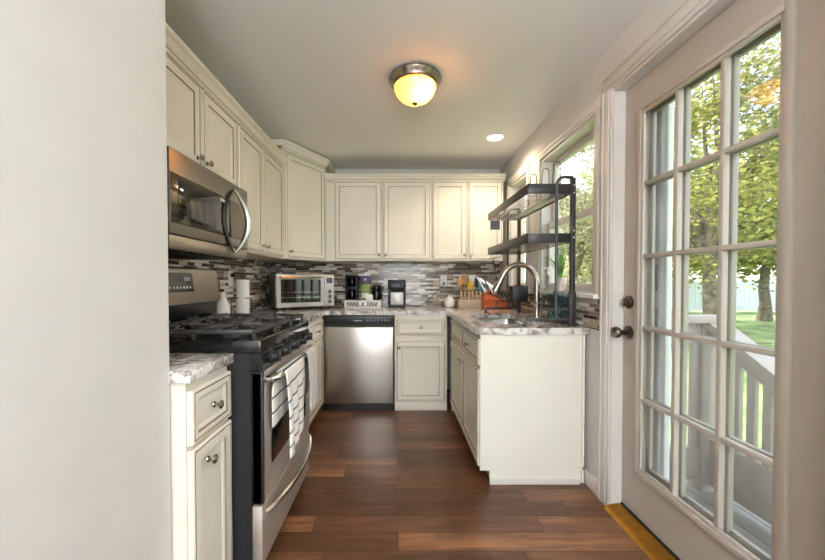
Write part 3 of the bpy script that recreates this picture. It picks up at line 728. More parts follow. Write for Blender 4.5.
# ------------------------------------------------------------------ microwave
ya, yb = 1.398, 2.120; cy = (ya + yb) / 2; hw = (yb - ya) / 2
c = thing('microwave', 'stainless over-the-range microwave with curved handle under short cabinet', 'microwave', (-.93, cy, 1.312), PI / 2)
k = bm_new(); box(k, -hw, hw, 0, .385, .012, .402); obj('body', k, BLKSIDE, c, smooth=0)
k = bm_new(); box(k, -hw, hw, -.035, 0, .06, .402, .004); dd = obj('door', k, STEELH, c)
k = bm_new(); box(k, -hw + .004, hw - .02, -.038, -.033, .105, .305, .002); obj('window', k, MWGLASS, dd)
k = bm_new(); box(k, -hw + .05, hw - .24, -.0395, -.0375, .125, .285, .001); obj('mesh_screen', k, DGLASS, dd)
k = bm_new(); box(k, -hw, hw, -.032, 0, .0, .056, .004); obj('lower_trim', k, STEELH, c)
k = bm_new()
for i in range(16): box(k, -hw + .03 + i * .042, -hw + .06 + i * .042, .02, .36, -.003, .012)
obj('vent_grille', k, BLKPL, c, smooth=0)
k = bm_new(); tt = [i / 12 for i in range(-12, 13)]; ce_ = [math.cos(PI * t / 2) ** .85 if abs(t) < 1 else 0 for t in tt]
tube(k, [(.17 + .075 * q_, -.042 - .045 * q_, .195 + .172 * t) for t, q_ in zip(tt, ce_)], 0, 12, rs=[.006 + .011 * q_ for q_ in ce_])
obj('handle', k, CHROME, dd)
k = bm_new(); A_ = [(.17 - .125 * q_, .195 + .172 * t) for t, q_ in zip(tt, ce_)]; B_ = [(.17 - .085 * q_ + .002, .195 + .172 * t) for t, q_ in zip(tt, ce_)]
prism(k, [(x, -.043, z) for x, z in A_ + B_[::-1]], (0, .006, 0)); obj('handle_arc', k, BLKPL, dd, smooth=0, label='black curved arc beside the handle')  # flat black arc on the door, bowed away from the handle
k = bm_new(); box(k, .03, .075, -.0400, -.0385, .275, .288); obj('print_mark', k, LMARK, dd, smooth=0)

# ------------------------------------------------------------------ things on the left counter
c = thing('soap_bottle', 'white ceramic bottle behind the gas range', 'bottle', (-1.13, 2.29, CT))
k = bm_new(); lathe(k, (0, 0, 0), [(.040, 0), (.043, .01), (.043, .10), (.036, .125), (.022, .155), (.017, .175), (.017, .195), (.012, .2)]); obj('body', k, CERAMIC, c)
k = bm_new(); tube(k, [(-.035, -.03, .12), (-.05, -.04, .15), (-.04, -.032, .18), (-.014, -.012, .185)], .006, 8); obj('handle', k, CERAMIC, c)
k = bm_new(); box(k, -.03, .03, -.02, .02, 0, .15, .008); tag(obj('canister', k, WHITEPL), 'slim white plastic container tucked behind the white bottle', 'container', loc=(-1.21, 2.27, CT), rotz=.3)
c = thing('paper_towel_holder', 'black wire paper towel holder with side arm beside the tiled wall', 'paper towel holder', (-1.12, 2.56, CT))
k = bm_new(); lathe(k, (0, 0, 0), [(.075, 0), (.075, .006), (.07, .009), (.006, .01)]); obj('base', k, RACKM, c)
k = bm_new(); cyl(k, (0, 0, .009), (0, 0, .295), .005, seg=10); tube(k, arc((0, 0, .309), .015, 0, 360, 16)[:-1], .0035, 8, closed=True); obj('pole', k, RACKM, c)
k = bm_new(); tube(k, [(.068, -.02, .005), (.068, -.02, .14), (.06, -.025, .15), (-.055, -.055, .15), (-.06, -.055, .14), (-.06, -.045, .005)], .0035, 8); obj('side_arm', k, RACKM, c)
c = thing('paper_towel_roll', 'full white paper towel roll standing on wire holder', 'paper towels', (-1.12, 2.56, CT + .0105))
k = bm_new(); lathe(k, (0, 0, 0), [(.012, 0), (.044, 0), (.046, .004), (.046, .266), (.044, .27), (.012, .27), (.012, 0)], caps=False); obj('roll', k, PAPER, c)

def outlet(label, loc, rotz):
    c = thing('power_outlet', label, 'outlet', loc, rotz, 'wall outlets')
    k = bm_new(); box(k, -.036, .036, -.006, 0, -.06, .06, .003); obj('cover_plate', k, WHITEPL, c)
    k = bm_new()
    k.free()
    for z in (-.025, .025):
        k = bm_new(); box(k, -.016, .016, -.008, -.005, z - .014, z + .014, .004)
        for x in (-.006, .006): box(k, x - .0012, x + .0012, -.0085, -.0075, z - .004, z + .005, mi=1)
        obj('socket', k, [WHITEPL, MARK], c)
outlet('white outlet cover on the left tiled wall behind paper towels', (XL + .008, 2.80, 1.205), PI / 2)
outlet('white outlet cover on the back tiled wall beside the white jar', (.497, YB - .008, 1.185), 0)
k = bm_new(); box(k, XL + .0165, XL + .045, 2.785, 2.815, 1.215, 1.245, .004); tag(obj('plug', k, BLKPL), 'black plug in the left wall outlet', 'plug')

# ------------------------------------------------------------------ toaster oven
ang = math.radians(30); c = thing('toaster_oven', 'stainless toaster oven angled in the back left counter corner', 'toaster oven', (-.9625, 3.547, CT), ang)
W_, D2, H2 = .56, .34, .335; hw = W_ / 2
for sx in (-1, 1):
    for sy in (-1, 1):
        k = bm_new(); cyl(k, (sx * (hw - .04), sy * (D2 / 2 - .04), 0), (sx * (hw - .04), sy * (D2 / 2 - .04), .022), .015, seg=12); obj('foot', k, BLKPL, c)
yf = -D2 / 2
k = bm_new()
box(k, -hw, hw, yf + .01, D2 / 2, .02, .04, .004); box(k, -hw, hw, yf + .01, D2 / 2, H2 - .02, H2, .006); box(k, -hw, -hw + .02, yf + .01, D2 / 2, .03, H2 - .01, .004); box(k, hw - .10, hw, yf + .01, D2 / 2, .03, H2 - .01, .004); box(k, -hw, hw, D2 / 2 - .02, D2 / 2, .03, H2 - .01)
bd = obj('body', k, STEELH, c)
k = bm_new()
rings(k, -hw + .004, hw - .105, .03, H2 - .012, yf - .008, .018, [(0, .002, 0), (.002, 0, 0), (.034, 0, 0), (.037, .004, 0), (.04, .016, 0)]); b_d = obj('door', k, [SILVERPL, GLAZE], c, smooth=0)
k = bm_new(); box(k, -hw + .042, hw - .143, yf - .0045, yf - .003, .072, H2 - .05); obj('door_glass', k, DGLASS, b_d, smooth=0)
k = bm_new(); box(k, -hw + .045, hw - .146, yf - .0065, yf - .0048, .115, .119); box(k, -hw + .045, hw - .146, yf - .0065, yf - .0048, .165, .167); obj('oven_shelf', k, CHROME, b_d, smooth=0)
k = bm_new(); tube(k, [(-hw + .03, yf - .008, H2 - .03), (-hw + .035, yf - .04, H2 - .03), (hw - .135, yf - .04, H2 - .03), (hw - .13, yf - .008, H2 - .03)], .009, 10); obj('handle', k, CHROME, b_d)
k = bm_new(); box(k, hw - .10, hw - .004, yf - .006, yf + .012, .03, H2 - .012, .003); cpn = obj('control_panel', k, SILVERPL, c)
k = bm_new(); box(k, hw - .082, hw - .022, yf - .0075, yf - .0058, H2 - .085, H2 - .03); obj('screen', k, GREYPL, cpn, smooth=0)
for z in (.07, .12, .17):
    k = bm_new(); lathe(k, (hw - .052, yf - .006, z), [(.021, 0), (.02, .012), (.016, .018)], (0, -1, 0), 20); obj('dial', k, CHROME, cpn)
k = bm_new(); box(k, -.03, .14, -.06, .08, 0, .012, .004); tag(obj('roasting_pan', k, STEELH), 'flat steel pan lying on top of the toaster oven', 'pan', loc=(-.955, 3.56, CT + H2 + .0005), rotz=ang)

# ------------------------------------------------------------------ coffee station
cx, cyy = -.355, 3.70
c = thing('coffee_stand', 'low white coffee stand with dark lettering strip on back counter', 'stand', (cx, cyy, CT))
k = bm_new(); box(k, -.185, .185, -.13, .13, .066, .076, .003); box(k, -.185, -.173, -.13, .13, 0, .066, .002); box(k, .173, .185, -.13, .13, 0, .066, .002); box(k, -.173, .173, -.13, .13, 0, .012, .002); box(k, -.173, .173, .118, .13, .012, .066)
obj('shelf', k, WHITEPL, c)
k = bm_new(); box(k, -.172, .172, -.128, -.10, .014, .064, .002); dw = obj('drawer', k, WHITEPL, c)
k = bm_new(); xx = -.16
for seq in ((.014, .012, .010, .014, .012, .013, .011, .012), (.013, .011, .013, .012, .010, .013, .012)):
    for i, w_ in enumerate(seq):
        box(k, xx, xx + w_ * .6, -.130, -.1275, .020, .058); box(k, xx + w_ * .6, xx + w_, -.130, -.1275, .044 - .02 * (i % 2), .058 - .02 * (i % 2)); xx += w_ + .003
    obj('lettering', k, MARK, dw, smooth=0); k = bm_new(); xx = .045
prism(k, [(-.012, -.130, .052), (.018, -.130, .056), (.004, -.130, .036), (.016, -.130, .022), (-.014, -.130, .024), (-.002, -.130, .040)], (0, .0025, 0))
obj('lettering', k, MARK, dw, smooth=0)
zt = CT + .0765
c = thing('pod_rack', 'tall black two-tier coffee rack at left of the coffee stand', 'rack', (cx - .12, cyy, zt))
k = bm_new()
box(k, -.062, -.052, -.09, .09, 0, .26, .002); box(k, .048, .058, -.09, .09, 0, .26, .002); box(k, -.062, .058, .08, .09, 0, .26, .002)
for z in (0, .125, .25): box(k, -.052, .048, -.09, .08, z, z + .010, .001)
obj('frame', k, BLKPL, c)
for z, nm in ((.011, 'lower'), (.136, 'upper')):
    k = bm_new(); lathe(k, (0, -.03, z), [(.034, 0), (.036, .004), (.036, .075), (.03, .088), (.03, .096)]); tag(obj('glass_jar', k, SMOKE), 'dark glass jar on the %s tier of the black coffee rack' % nm, 'jar', loc=(cx - .12, cyy, zt))
k = bm_new(); box(k, -.045, .045, -.05, .05, 0, .165, .002); g = obj('tea_box', k, GREENBOX); tag(g, 'tall green box standing on the coffee stand', 'box', loc=(cx + .02, cyy + .02, zt))
k = bm_new(); box(k, -.034, .034, -.052, -.0502, .02, .07); obj('print', k, LMARK, g, smooth=0)
k = bm_new(); box(k, -.05, .05, -.05, .05, 0, .085, .002); g = obj('tea_box', k, PURPLE); tag(g, 'dark purple box on top of the green box', 'box', loc=(cx + .015, cyy + .02, zt + .1655))
k = bm_new(); box(k, -.012, .012, -.052, -.0502, .035, .055); obj('print', k, LMARK, g, smooth=0)
k = bm_new(); box(k, -.075, .065, -.05, .05, 0, .018, .003); tag(obj('white_box', k, WHITEPL), 'flat white box lying on top of the purple box', 'box', loc=(cx + .015, cyy + .02, zt + .251))
k = bm_new(); box(k, -.035, .035, -.012, .012, 0, .06, .004); tag(obj('packet', k, WHITEPL), 'small white packet in front of the green box', 'packet', loc=(cx + .062, cyy - .07, zt))
c = thing('carafe', 'black coffee carafe with dark glass at right of coffee stand', 'carafe', (cx + .13, cyy, zt))
k = bm_new(); lathe(k, (0, 0, 0), [(.045, 0), (.05, .006), (.052, .06), (.046, .10), (.036, .12), (.036, .128)]); obj('jug', k, SMOKE, c)
k = bm_new(); lathe(k, (0, 0, .128), [(.04, 0), (.042, .01), (.042, .024), (.02, .03)]); obj('lid', k, BLKPL, c)
k = bm_new(); tube(k, [(.035, -.02, .14), (.06, -.03, .13), (.062, -.032, .05), (.048, -.024, .03)], .007, 8); obj('handle', k, BLKPL, c)
# black pod brewer
c = thing('coffee_maker', 'black single-cup coffee maker with pale grey front panel on back counter', 'coffee maker', (-.012, 3.70, CT))
k = bm_new(); box(k, -.09, .09, -.10, .10, 0, .03, .008); box(k, -.09, .09, .02, .10, .03, .21, .004); box(k, -.09, -.072, -.09, .02, .03, .21, .003); box(k, .072, .09, -.09, .02, .03, .21, .003); box(k, -.092, .092, -.105, .10, .185, .285, .014, seg=3)
obj('body', k, BLKPL, c)
k = bm_new(); box(k, -.066, .066, -.094, -.012, .03, .158, .006); obj('front_panel', k, SILVERPL, c, label='pale grey front panel')
k = bm_new(); tube(k, [(-.05, -.105, .262), (-.05, -.118, .262), (.05, -.118, .262), (.05, -.105, .262)], .006, 8); obj('lid_handle', k, RACKM, c)
k = bm_new(); 
for i in range(3): cyl(k, (.055, -.108, .215 + i * .02), (.055, -.104, .215 + i * .02), .006, seg=12)
box(k, -.05, .03, -.1075, -.1045, .212, .24, .001); obj('buttons', k, GREYPL, c)
def bez(pts, n=30):
    P_ = [Vector(p) for p in pts]; out = []
    P_ = [P_[0]] + P_ + [P_[-1]]
    for i in range(1, len(P_) - 2):
        for j in range(n // (len(P_) - 3)):
            t = j / (n // (len(P_) - 3)); a, b_, c_, d_ = P_[i - 1:i + 3]
            out.append(.5 * ((2 * b_) + (c_ - a) * t + (2 * a - 5 * b_ + 4 * c_ - d_) * t * t + (3 * b_ - a - 3 * c_ + d_) * t ** 3))
    out.append(P_[-2]); return out
def cord(root, pts, r, plug=None):
    I = (Matrix.Translation(root.location) @ Matrix.Rotation(root.rotation_euler.z, 4, 'Z')).inverted()
    k = bm_new(); tube(k, [I @ p for p in bez(pts, 60)], r, 8); o = obj('cord', k, BLKPL, root)
    if plug:
        k = bm_new(); cyl(k, I @ Vector(plug[0]), I @ Vector(plug[1]), .013, .010, 12); obj('plug', k, BLKPL, o)
maker = bpy.data.objects['coffee_maker']; oven = bpy.data.objects['toaster_oven']
cord(maker, [(.06, 3.75, CT + .03), (.13, 3.74, CT + .012), (.24, 3.76, CT + .012), (.36, 3.80, CT + .10), (.45, 3.82, 1.10), (.497, YB - .03, 1.155)], .0045, ((.497, YB - .0165, 1.16), (.497, YB - .042, 1.158)))
cord(oven, [(-.80, 3.72, CT + .12), (-.74, 3.84, CT + .13), (-.66, 3.84, CT + .08), (-.59, 3.80, CT + .025), (-.555, 3.80, CT + .012)], .004)
# ------------------------------------------------------------------ jar, utensils, knives at the window corner
c = thing('sugar_jar', 'small white lidded jar on back counter under the outlet', 'jar', (.53, 3.66, CT))
k = bm_new(); lathe(k, (0, 0, 0), [(.035, 0), (.05, .012), (.055, .045), (.046, .08), (.036, .09)]); obj('pot', k, CERAMIC, c)
k = bm_new(); lathe(k, (0, 0, .09), [(.038, 0), (.034, .012), (.012, .02), (.008, .026), (.012, .034), (.006, .042)]); obj('lid', k, CERAMIC, c)
ux, uy = .745, 3.60
c = thing('utensil_box', 'pale wooden utensil box with wire rim in the back right corner', 'utensil holder', (ux, uy, CT))
k = bm_new()
for a in ((-.14, .14, -.07, -.06, 0, .085), (-.14, .14, .06, .07, 0, .085), (-.14, -.13, -.06, .06, 0, .085), (.13, .14, -.06, .06, 0, .085), (-.13, .13, -.06, .06, 0, .01)): box(k, *a, .002)
obj('box', k, WOODG, c)
k = bm_new()
for i in range(7): box(k, -.125 + i * .038, -.105 + i * .038, -.068, -.060, .085, .172, .003)
obj('peg_board', k, WOODP, c)
k = bm_new(); tube(k, [(-.138, -.074, .176), (.138, -.074, .176), (.138, .066, .176), (-.138, .066, .176)], .003, 6, closed=True)
for p in ((-.138, -.074), (.138, -.074), (.138, .066), (-.138, .066)): cyl(k, (p[0], p[1], .08), (p[0], p[1], .176), .003, seg=6)
obj('wire_rim', k, RACKM, c)
def utensil(name, label, cat, x, y, lean, L, m, kind):
    c = thing(name, label, cat, (ux + x, uy + y, CT + .012)); d = Vector((lean[0], lean[1], 1)).normalized(); k = bm_new()
    cyl(k, (0, 0, 0), d * L * .66, .006, .006, 8); h = obj('handle', k, m[0], c)
    k = bm_new(); u, v = Vector((1, 0, 0)), Vector((0, 1, 0)); p0 = d * L * .63; n_ = 8
    M = Matrix.Translation(p0)
    if kind == 'spoon': 
        bmesh.ops.create_uvsphere(k, u_segments=14, v_segments=8, radius=1, matrix=M @ Matrix.Translation(d * .05) @ Matrix.Diagonal((.03, .009, .055, 1)))
    elif kind == 'spatula': box(k, -.033, .033, -.004, .004, 0, .105, .003, M=M)
    elif kind == 'whisk':
        for a in range(5):
            an = a * PI / 5; r = .028
            tube(k, [p0 + Vector((r * math.sin(t * PI) * math.cos(an) , r * math.sin(t * PI) * math.sin(an), .12 * (1 - abs(1 - 2 * t)) )) if False else p0 + Vector((r * math.cos(an) * math.sin(2 * PI * t), r * math.sin(an) * math.sin(2 * PI * t), .06 - .06 * math.cos(2 * PI * t))) for t in [i / 14 for i in range(15)]], .0015, 5)
    elif kind == 'fork':
        for a in (-.012, -.004, .004, .012): cyl(k, p0 + Vector((a, 0, .0)), p0 + Vector((a * 1.2, 0, .08)), .0022, .0015, 6)
        box(k, -.015, .015, -.002, .002, -.01, .012, .001, M=M)
    obj('head', k, m[1], c); return c
utensil('wooden_spoon', 'big wooden spoon leaning left in the utensil box', 'spoon', -.09, 0, (-.12, -.05), .32, (WOODS, WOODS), 'spoon')
utensil('wooden_spatula', 'flat dark wooden spatula in the utensil box behind the wooden spoon', 'spatula', -.055, .03, (-.05, .03), .34, (WOODS, WOODS), 'spatula')
utensil('spatula', 'yellow silicone spoon in the middle of the utensil box', 'spatula', -.02, -.035, (.0, -.06), .26, (YELLOW, YELLOW), 'spoon')
utensil('ladle', 'black cooking spoon standing in the utensil box', 'spoon', .045, 0, (.05, 0), .31, (BLKPL, BLKPL), 'spoon')
utensil('spatula', 'white spatula standing tall in the utensil box', 'spatula', .01, .03, (.02, .05), .34, (WHITEPL, WHITEPL), 'spatula')
utensil('serving_fork', 'steel serving fork leaning right in the utensil box', 'fork', .09, -.01, (.16, -.02), .32, (CHROME, CHROME), 'fork')
utensil('spatula', 'teal spatula at right of the utensil box', 'spatula', .075, -.035, (.1, -.05), .25, (TEALM, TEALM), 'spatula')
utensil('whisk', 'steel wire whisk at the right end of utensil box', 'whisk', .11, .03, (.2, .04), .33, (CHROME, CHROME), 'whisk')
# knife block
kx, ky = .93, 3.40
c = thing('knife_block', 'orange-brown wooden knife block behind the black dish rack', 'knife block', (kx, ky, CT))
k = bm_new(); prism(k, [(-.12, -.06, 0), (.12, -.06, 0), (.12, -.06, .07), (-.09, -.06, .155), (-.12, -.06, .14)], (0, .12, 0)); bmesh.ops.bevel(k, geom=list(k.edges), offset=.005, segments=2, affect='EDGES'); obj('block', k, WOODO, c)
k = bm_new()
for i in range(3): box(k, -.11 + .0, .11, -.0615, -.0595, .025 + i * .03, .028 + i * .03)
obj('slots', k, MARK, c, smooth=0)
for i in range(6):
    px = -.095 + i * .026; pz = .163 - i * .0088 - (0.0 if i else .008); c = thing('kitchen_knife', 'steel-handled knife standing slanted in the orange knife block', 'knife', (kx + px, ky - .02 + .02 * (i % 3), CT + pz), 0, 'knives in the orange block')
    k = bm_new(); d = Vector((-.55, -.05, 1)).normalized(); L_2 = .185 - .01 * i
    tube(k, [d * t * L_2 for t in (-.12, .1, .35, .7, .95, 1)], .01, 8, rs=[.006, .009, .007, .009, .010, .005]); obj('handle', k, CHROME, c)
k = bm_new(); k2 = None
c = thing('scissors', 'black-handled scissors standing in the orange knife block', 'scissors', (kx + .07, ky - .03, CT + .085))
tube(k, arc((-.0, 0, .06), .022, 0, 360, 16)[:-1], .005, 8, closed=True); tube(k, arc((.034, .0, .05), .02, 0, 360, 16)[:-1], .005, 8, closed=True); obj('handle', k, BLKPL, c)
k = bm_new(); box(k, -.006, .0, -.002, .002, -.02, .04); box(k, .012, .02, -.002, .002, -.02, .036); obj('blades', k, CHROME, c, smooth=0)

# ------------------------------------------------------------------ dish rack over the sink
RX0, RXm, RX1 = .765, .935, 1.03; RY0, RY1 = 2.10, 3.03
c = thing('dish_rack', 'tall black two-tier metal dish rack standing over the sink', 'dish rack', ((RX0 + RX1) / 2, (RY0 + RY1) / 2, CT))
o = Vector(c.location); loc = lambda x, y, z: (x - o.x, y - o.y, z - o.z)
def lbox(k, x0, x1, y0, y1, z0, z1, bev=.002): box(k, x0 - o.x, x1 - o.x, y0 - o.y, y1 - o.y, z0 - o.z, z1 - o.z, bev)
for ye in (RY0, RY1):
    k = bm_new(); lbox(k, RX1 - .012, RX1 + .012, ye - .014, ye + .014, CT, 1.79); lbox(k, RX1 - .016, RX1 + .016, ye - .018, ye + .018, CT, 1.12)
    for z in (1.44, 1.48, 1.70, 1.745):
        cyl(k, loc(RX1, ye - .014, z), loc(RX1, ye - .017, z), .005, seg=10, mi=1)
    obj('back_post', k, [RACKM, SILVERPL], c)
    k = bm_new(); tube(k, [loc(RXm, ye, CT + .05), loc(RXm, ye, 1.745)] + [loc(p[0], ye, p[2]) for p in arc((RXm + .045, 0, 1.75), .045, 180, 90, 8)] + [loc(RX1, ye, 1.795)], .0085, 10); obj('front_post', k, RACKM, c)
    k = bm_new(); lbox(k, RX0 + .02, RX1, ye - .008, ye + .008, CT + .035, CT + .052)
    tube(k, [loc(RX0 - .015, ye, CT + .012), loc(RX0 - .012, ye, CT + .03), loc(RX0, ye, CT + .04), loc(RX0 + .03, ye, CT + .0435)], .008, 8); cyl(k, loc(RX0 - .015, ye, CT), loc(RX0 - .015, ye, CT + .014), .011, seg=12)
    tube(k, [loc(RX1, ye, CT + .10), loc(RX0 + .10, ye, CT + .10), loc(RX0 + .075, ye, CT + .09), loc(RX0 + .07, ye, CT + .045)], .007, 8)
    obj('foot_bar', k, RACKM, c)
for nm, z0, z1 in (('upper_shelf', 1.70, 1.757), ('lower_shelf', 1.41, 1.466)):
    k = bm_new(); t = .006
    lbox(k, RX0, RX0 + t, RY0, RY1, z0, z1, .001); lbox(k, RX1 - t, RX1, RY0, RY1, z0, z1, .001); lbox(k, RX0, RX1, RY0, RY0 + t, z0, z1, .001); lbox(k, RX0, RX1, RY1 - t, RY1, z0, z1, .001)
    sh = obj(nm, k, RACKM, c)
    k = bm_new()
    if nm == 'upper_shelf':
        for i in range(26):
            y = RY0 + .03 + i * (RY1 - RY0 - .06) / 25
            tube(k, [loc(RX0 + .003, y, z0 + .03), loc(RX0 + .02, y, z0 + .004), loc(RX1 - .02, y, z0 + .004), loc(RX1 - .003, y, z0 + .03)], .0022, 6)
        for x in (RX0 + .06, RX0 + .13, RX0 + .20): tube(k, [loc(x, RY0, z0 + .002), loc(x, RY1, z0 + .002)], .0025, 6)
    else:
        for i in range(14): lbox(k, RX0 + .01 + i * .0185, RX0 + .018 + i * .0185, RY0 + .004, RY1 - .004, z0 + .002, z0 + .006, 0)
        lbox(k, RX0 + .004, RX1 - .004, RY0 + .45, RY0 + .49, z0, z0 + .004, 0)
    obj('wire_grid', k, CHROME if nm == 'upper_shelf' else NICKEL, sh)
for yy, xx in ((2.20, .945), (2.33, .93), (2.46, .90)):
    for dx in (0,):
        k = bm_new(); pts = [loc(xx + .06, yy, 1.706), loc(xx + .055, yy, 1.89)] + [loc(p[0], yy, p[2]) for p in arc((xx + .035, 0, 1.90), .02, 0, 180, 8)] + [loc(xx + .0, yy, 1.706)]
        tube(k, pts, .0028, 6); obj('plate_holder', k, RACKM, c)
for i in range(5):
    yy = 2.95 - i * .07; k = bm_new(); tube(k, [loc(RX0, yy, 1.41)] + [loc(p[0], yy, p[2]) for p in arc((RX0 - .0, 0, 1.38), .016, 90, -160, 8)], .0025, 6)
    obj('hook', k, RACKM, c)
k = bm_new(); box(k, -.005, .005, -.04, .04, -.075, 0, .002); tube(k, [(.0, -.025, -.005), (.004, -.025, .03), (.012, -.025, .045)], .003, 6); tube(k, [(.0, .025, -.005), (.004, .025, .03), (.012, .025, .045)], .003, 6)
tag(obj('hanging_caddy', k, GREYPL), 'small grey square plate hanging below the far end of upper rack shelf', 'caddy', loc=(RX0 + .055, 3.008, 1.694), rotz=PI / 2)
c2 = thing('dish_brush', 'black dish brush hanging on a hook below the lower rack shelf', 'brush', (RX0, 2.86, 1.355))
k = bm_new(); tube(k, [(0, 0, .005), (.012, -.01, -.08), (.035, -.02, -.2)], .005, 8); obj('handle', k, BLKPL, c2)
k = bm_new(); lathe(k, (.035, -.02, -.19), [(.012, 0), (.024, -.012), (.026, -.03), (.02, -.034)], seg=14); obj('head', k, WHITEPL, c2)
c2 = thing('utensil_cup', 'square black utensil cup hanging on the dish rack above the sink', 'cup', (.98, 2.86, 1.02))
k = bm_new(); 
for a in ((-.07, .05, -.05, -.046), (-.07, .05, .046, .05)): box(k, *a, 0, .125, .001)
box(k, -.07, -.066, -.046, .046, 0, .125, .001); box(k, .046, .05, -.046, .046, 0, .125, .001); box(k, -.066, .046, -.046, .046, 0, .004); box(k, -.072, .052, -.052, .052, .118, .125, .001)
obj('cup', k, BLKPL, c2)
k = bm_new(); tube(k, [(-.03, .051, .12), (-.03, .06, .13), (.045, .06, .13), (.045, .17, .13)], .004, 6); obj('hanger', k, RACKM, c2)
c2 = thing('drying_caddy', 'low black wire basket behind the faucet against the wall', 'basket', (1.043, 2.30, CT))
k = bm_new()
for z in (.01, .09, .17): tube(k, [(-.044, -.15, z), (.044, -.15, z), (.044, .15, z), (-.044, .15, z)], .0024, 6, closed=True)
for i in range(9):
    y = -.148 + i * .037
    for x in (-.044, .044): cyl(k, (x, y, .01), (x, y, .17), .0013, seg=6)
    cyl(k, (-.044, y, .01), (.044, y, .01), .002, seg=6)
for x in (-.044, .044):
    for y in (-.15, .15): cyl(k, (x, y, 0), (x, y, .012), .006, seg=8)
obj('basket', k, RACKM, c2)
for i, (dy, hh) in enumerate(((-.095, .15), (-.0, .19), (.095, .17))):
    k = bm_new(); lathe(k, (0, 0, 0), [(.026, 0), (.030, .005), (.036, hh), (.0335, hh), (.028, .008), (.001, .007)], seg=20, caps=False)
    tag(obj('drinking_glass', k, TEALG, recalc=True), 'teal tinted drinking glass upright in the black wire basket', 'glass', 'teal glasses in the wire basket', loc=(1.043, 2.30 + dy, CT + .0135))
c2 = thing('soap_dispenser', 'clear soap bottle with white pump on the window sill', 'soap bottle', (1.10, 2.60, 1.1125))
k = bm_new(); lathe(k, (0, 0, 0), [(.028, 0), (.03, .005), (.03, .085), (.022, .105), (.013, .112), (.013, .12)]); obj('bottle', k, CLEAR, c2)
k = bm_new(); lathe(k, (0, 0, .12), [(.015, 0), (.015, .014), (.005, .016), (.005, .04), (.009, .042), (.009, .05)]); tube(k, [(0, 0, .164), (-.03, -.006, .164), (-.04, -.008, .158)], .0045, 8); obj('pump', k, WHITEPL, c2)
c2 = thing('potted_plant', 'green long-leaved plant in a pale pink pot on the window sill', 'plant', (1.10, 2.40, 1.1125))
k = bm_new(); lathe(k, (0, 0, 0), [(.028, 0), (.032, .004), (.038, .09), (.040, .095), (.035, .095), (.03, .08), (.001, .08)], caps=False); obj('pot', k, POTM, c2)
k = bm_new(); random.seed(3)
for i in range(26):
    a = i * 2.4; Lh = random.uniform(.13, .27); sp = random.uniform(.03, .14); n_ = 7; L0 = []; 
    dx, dy = math.cos(a), math.sin(a)
    if dx > 0: dx *= .15
    for j in range(n_):
        t = j / (n_ - 1); r = .012 + sp * t ** 1.8; w_ = .006 * (1 - t ** 2) + .001
        cpt = Vector((dx * r, dy * r, .08 + Lh * t - .05 * sp / .1 * t ** 3)); sd_ = Vector((-dy, dx, 0)).normalized() * w_
        L0.append((k.verts.new(cpt - sd_), k.verts.new(cpt + Vector((dx, dy, 0)) * -.002), k.verts.new(cpt + sd_)))
    for j in range(n_ - 1):
        for q in (0, 1): k.faces.new((L0[j][q], L0[j][q + 1], L0[j + 1][q + 1], L0[j + 1][q]))
lf = obj('leaves', k, LEAFP, c2, smooth=60)

# ------------------------------------------------------------------ ceiling lights
c = thing('ceiling_light', 'flush ceiling light with amber glass bowl and nickel ring', 'ceiling light', (.102, 2.15, CE))
k = bm_new(); lathe(k, (0, 0, 0), [(.155, 0), (.158, -.012), (.152, -.024), (.146, -.030), (.140, -.045), (.128, -.052)], seg=40); obj('ring', k, NICKEL, c)
AMB = bpy.data.materials.new('amber_glass'); AMB.use_nodes = True; n = AMB.node_tree.nodes; L = AMB.node_tree.links; n.remove(n['Principled BSDF'])
e_ = n.new('ShaderNodeEmission'); e_.inputs[0].default_value = lin((255, 168, 72)); e_.inputs[1].default_value = .16
d_ = n.new('ShaderNodeBsdfTranslucent'); d_.inputs[0].default_value = lin((112, 70, 26)); a_ = n.new('ShaderNodeAddShader')
gl = n.new('ShaderNodeBsdfGlossy'); gl.inputs['Roughness'].default_value = .15; mx = n.new('ShaderNodeMixShader'); mx.inputs[0].default_value = .06
L.new(e_.outputs[0], a_.inputs[0]); L.new(d_.outputs[0], a_.inputs[1]); L.new(a_.outputs[0], mx.inputs[1]); L.new(gl.outputs[0], mx.inputs[2]); L.new(mx.outputs[0], n['Material Output'].inputs[0])
k = bm_new(); lathe(k, (0, 0, -.045), [(.126, 0), (.124, -.02), (.112, -.05), (.088, -.078), (.055, -.096), (.02, -.104), (.004, -.105)], seg=40, caps=False); obj('glass_bowl', k, AMB, c)
k = bm_new(); lathe(k, (0, 0, -.145), [(.016, 0), (.019, -.006), (.010, -.014), (.005, -.02), (.006, -.026), (.002, -.032)], seg=16); obj('finial', k, NICKEL, c)
light('bulb', 'POINT', (.14, 2.105, CE - .098), 15, (1, .88, .72), shadow_soft_size=.03)
c = thing('recessed_light', 'small round recessed ceiling light near the back right corner', 'ceiling light', (.82, 3.02, CE))
k = bm_new(); lathe(k, (0, 0, 0), [(.088, 0), (.088, -.004), (.068, -.008), (.064, -.003), (.064, 0)], seg=32, caps=False); obj('trim_ring', k, WHITEPL, c)
LEDM = mat('led_disc', (255, 244, 226), .5, emit=(255, 236, 204), estr=6, noise=.01)
k = bm_new(); lathe(k, (0, 0, -.001), [(.066, 0), (.066, -.002)], seg=32); obj('lamp_disc', k, LEDM, c)
light('recessed_spot', 'SPOT', (.82, 3.02, CE - .012), 20, (1, .80, .58), spot_size=2.6, spot_blend=.6, shadow_soft_size=.06)

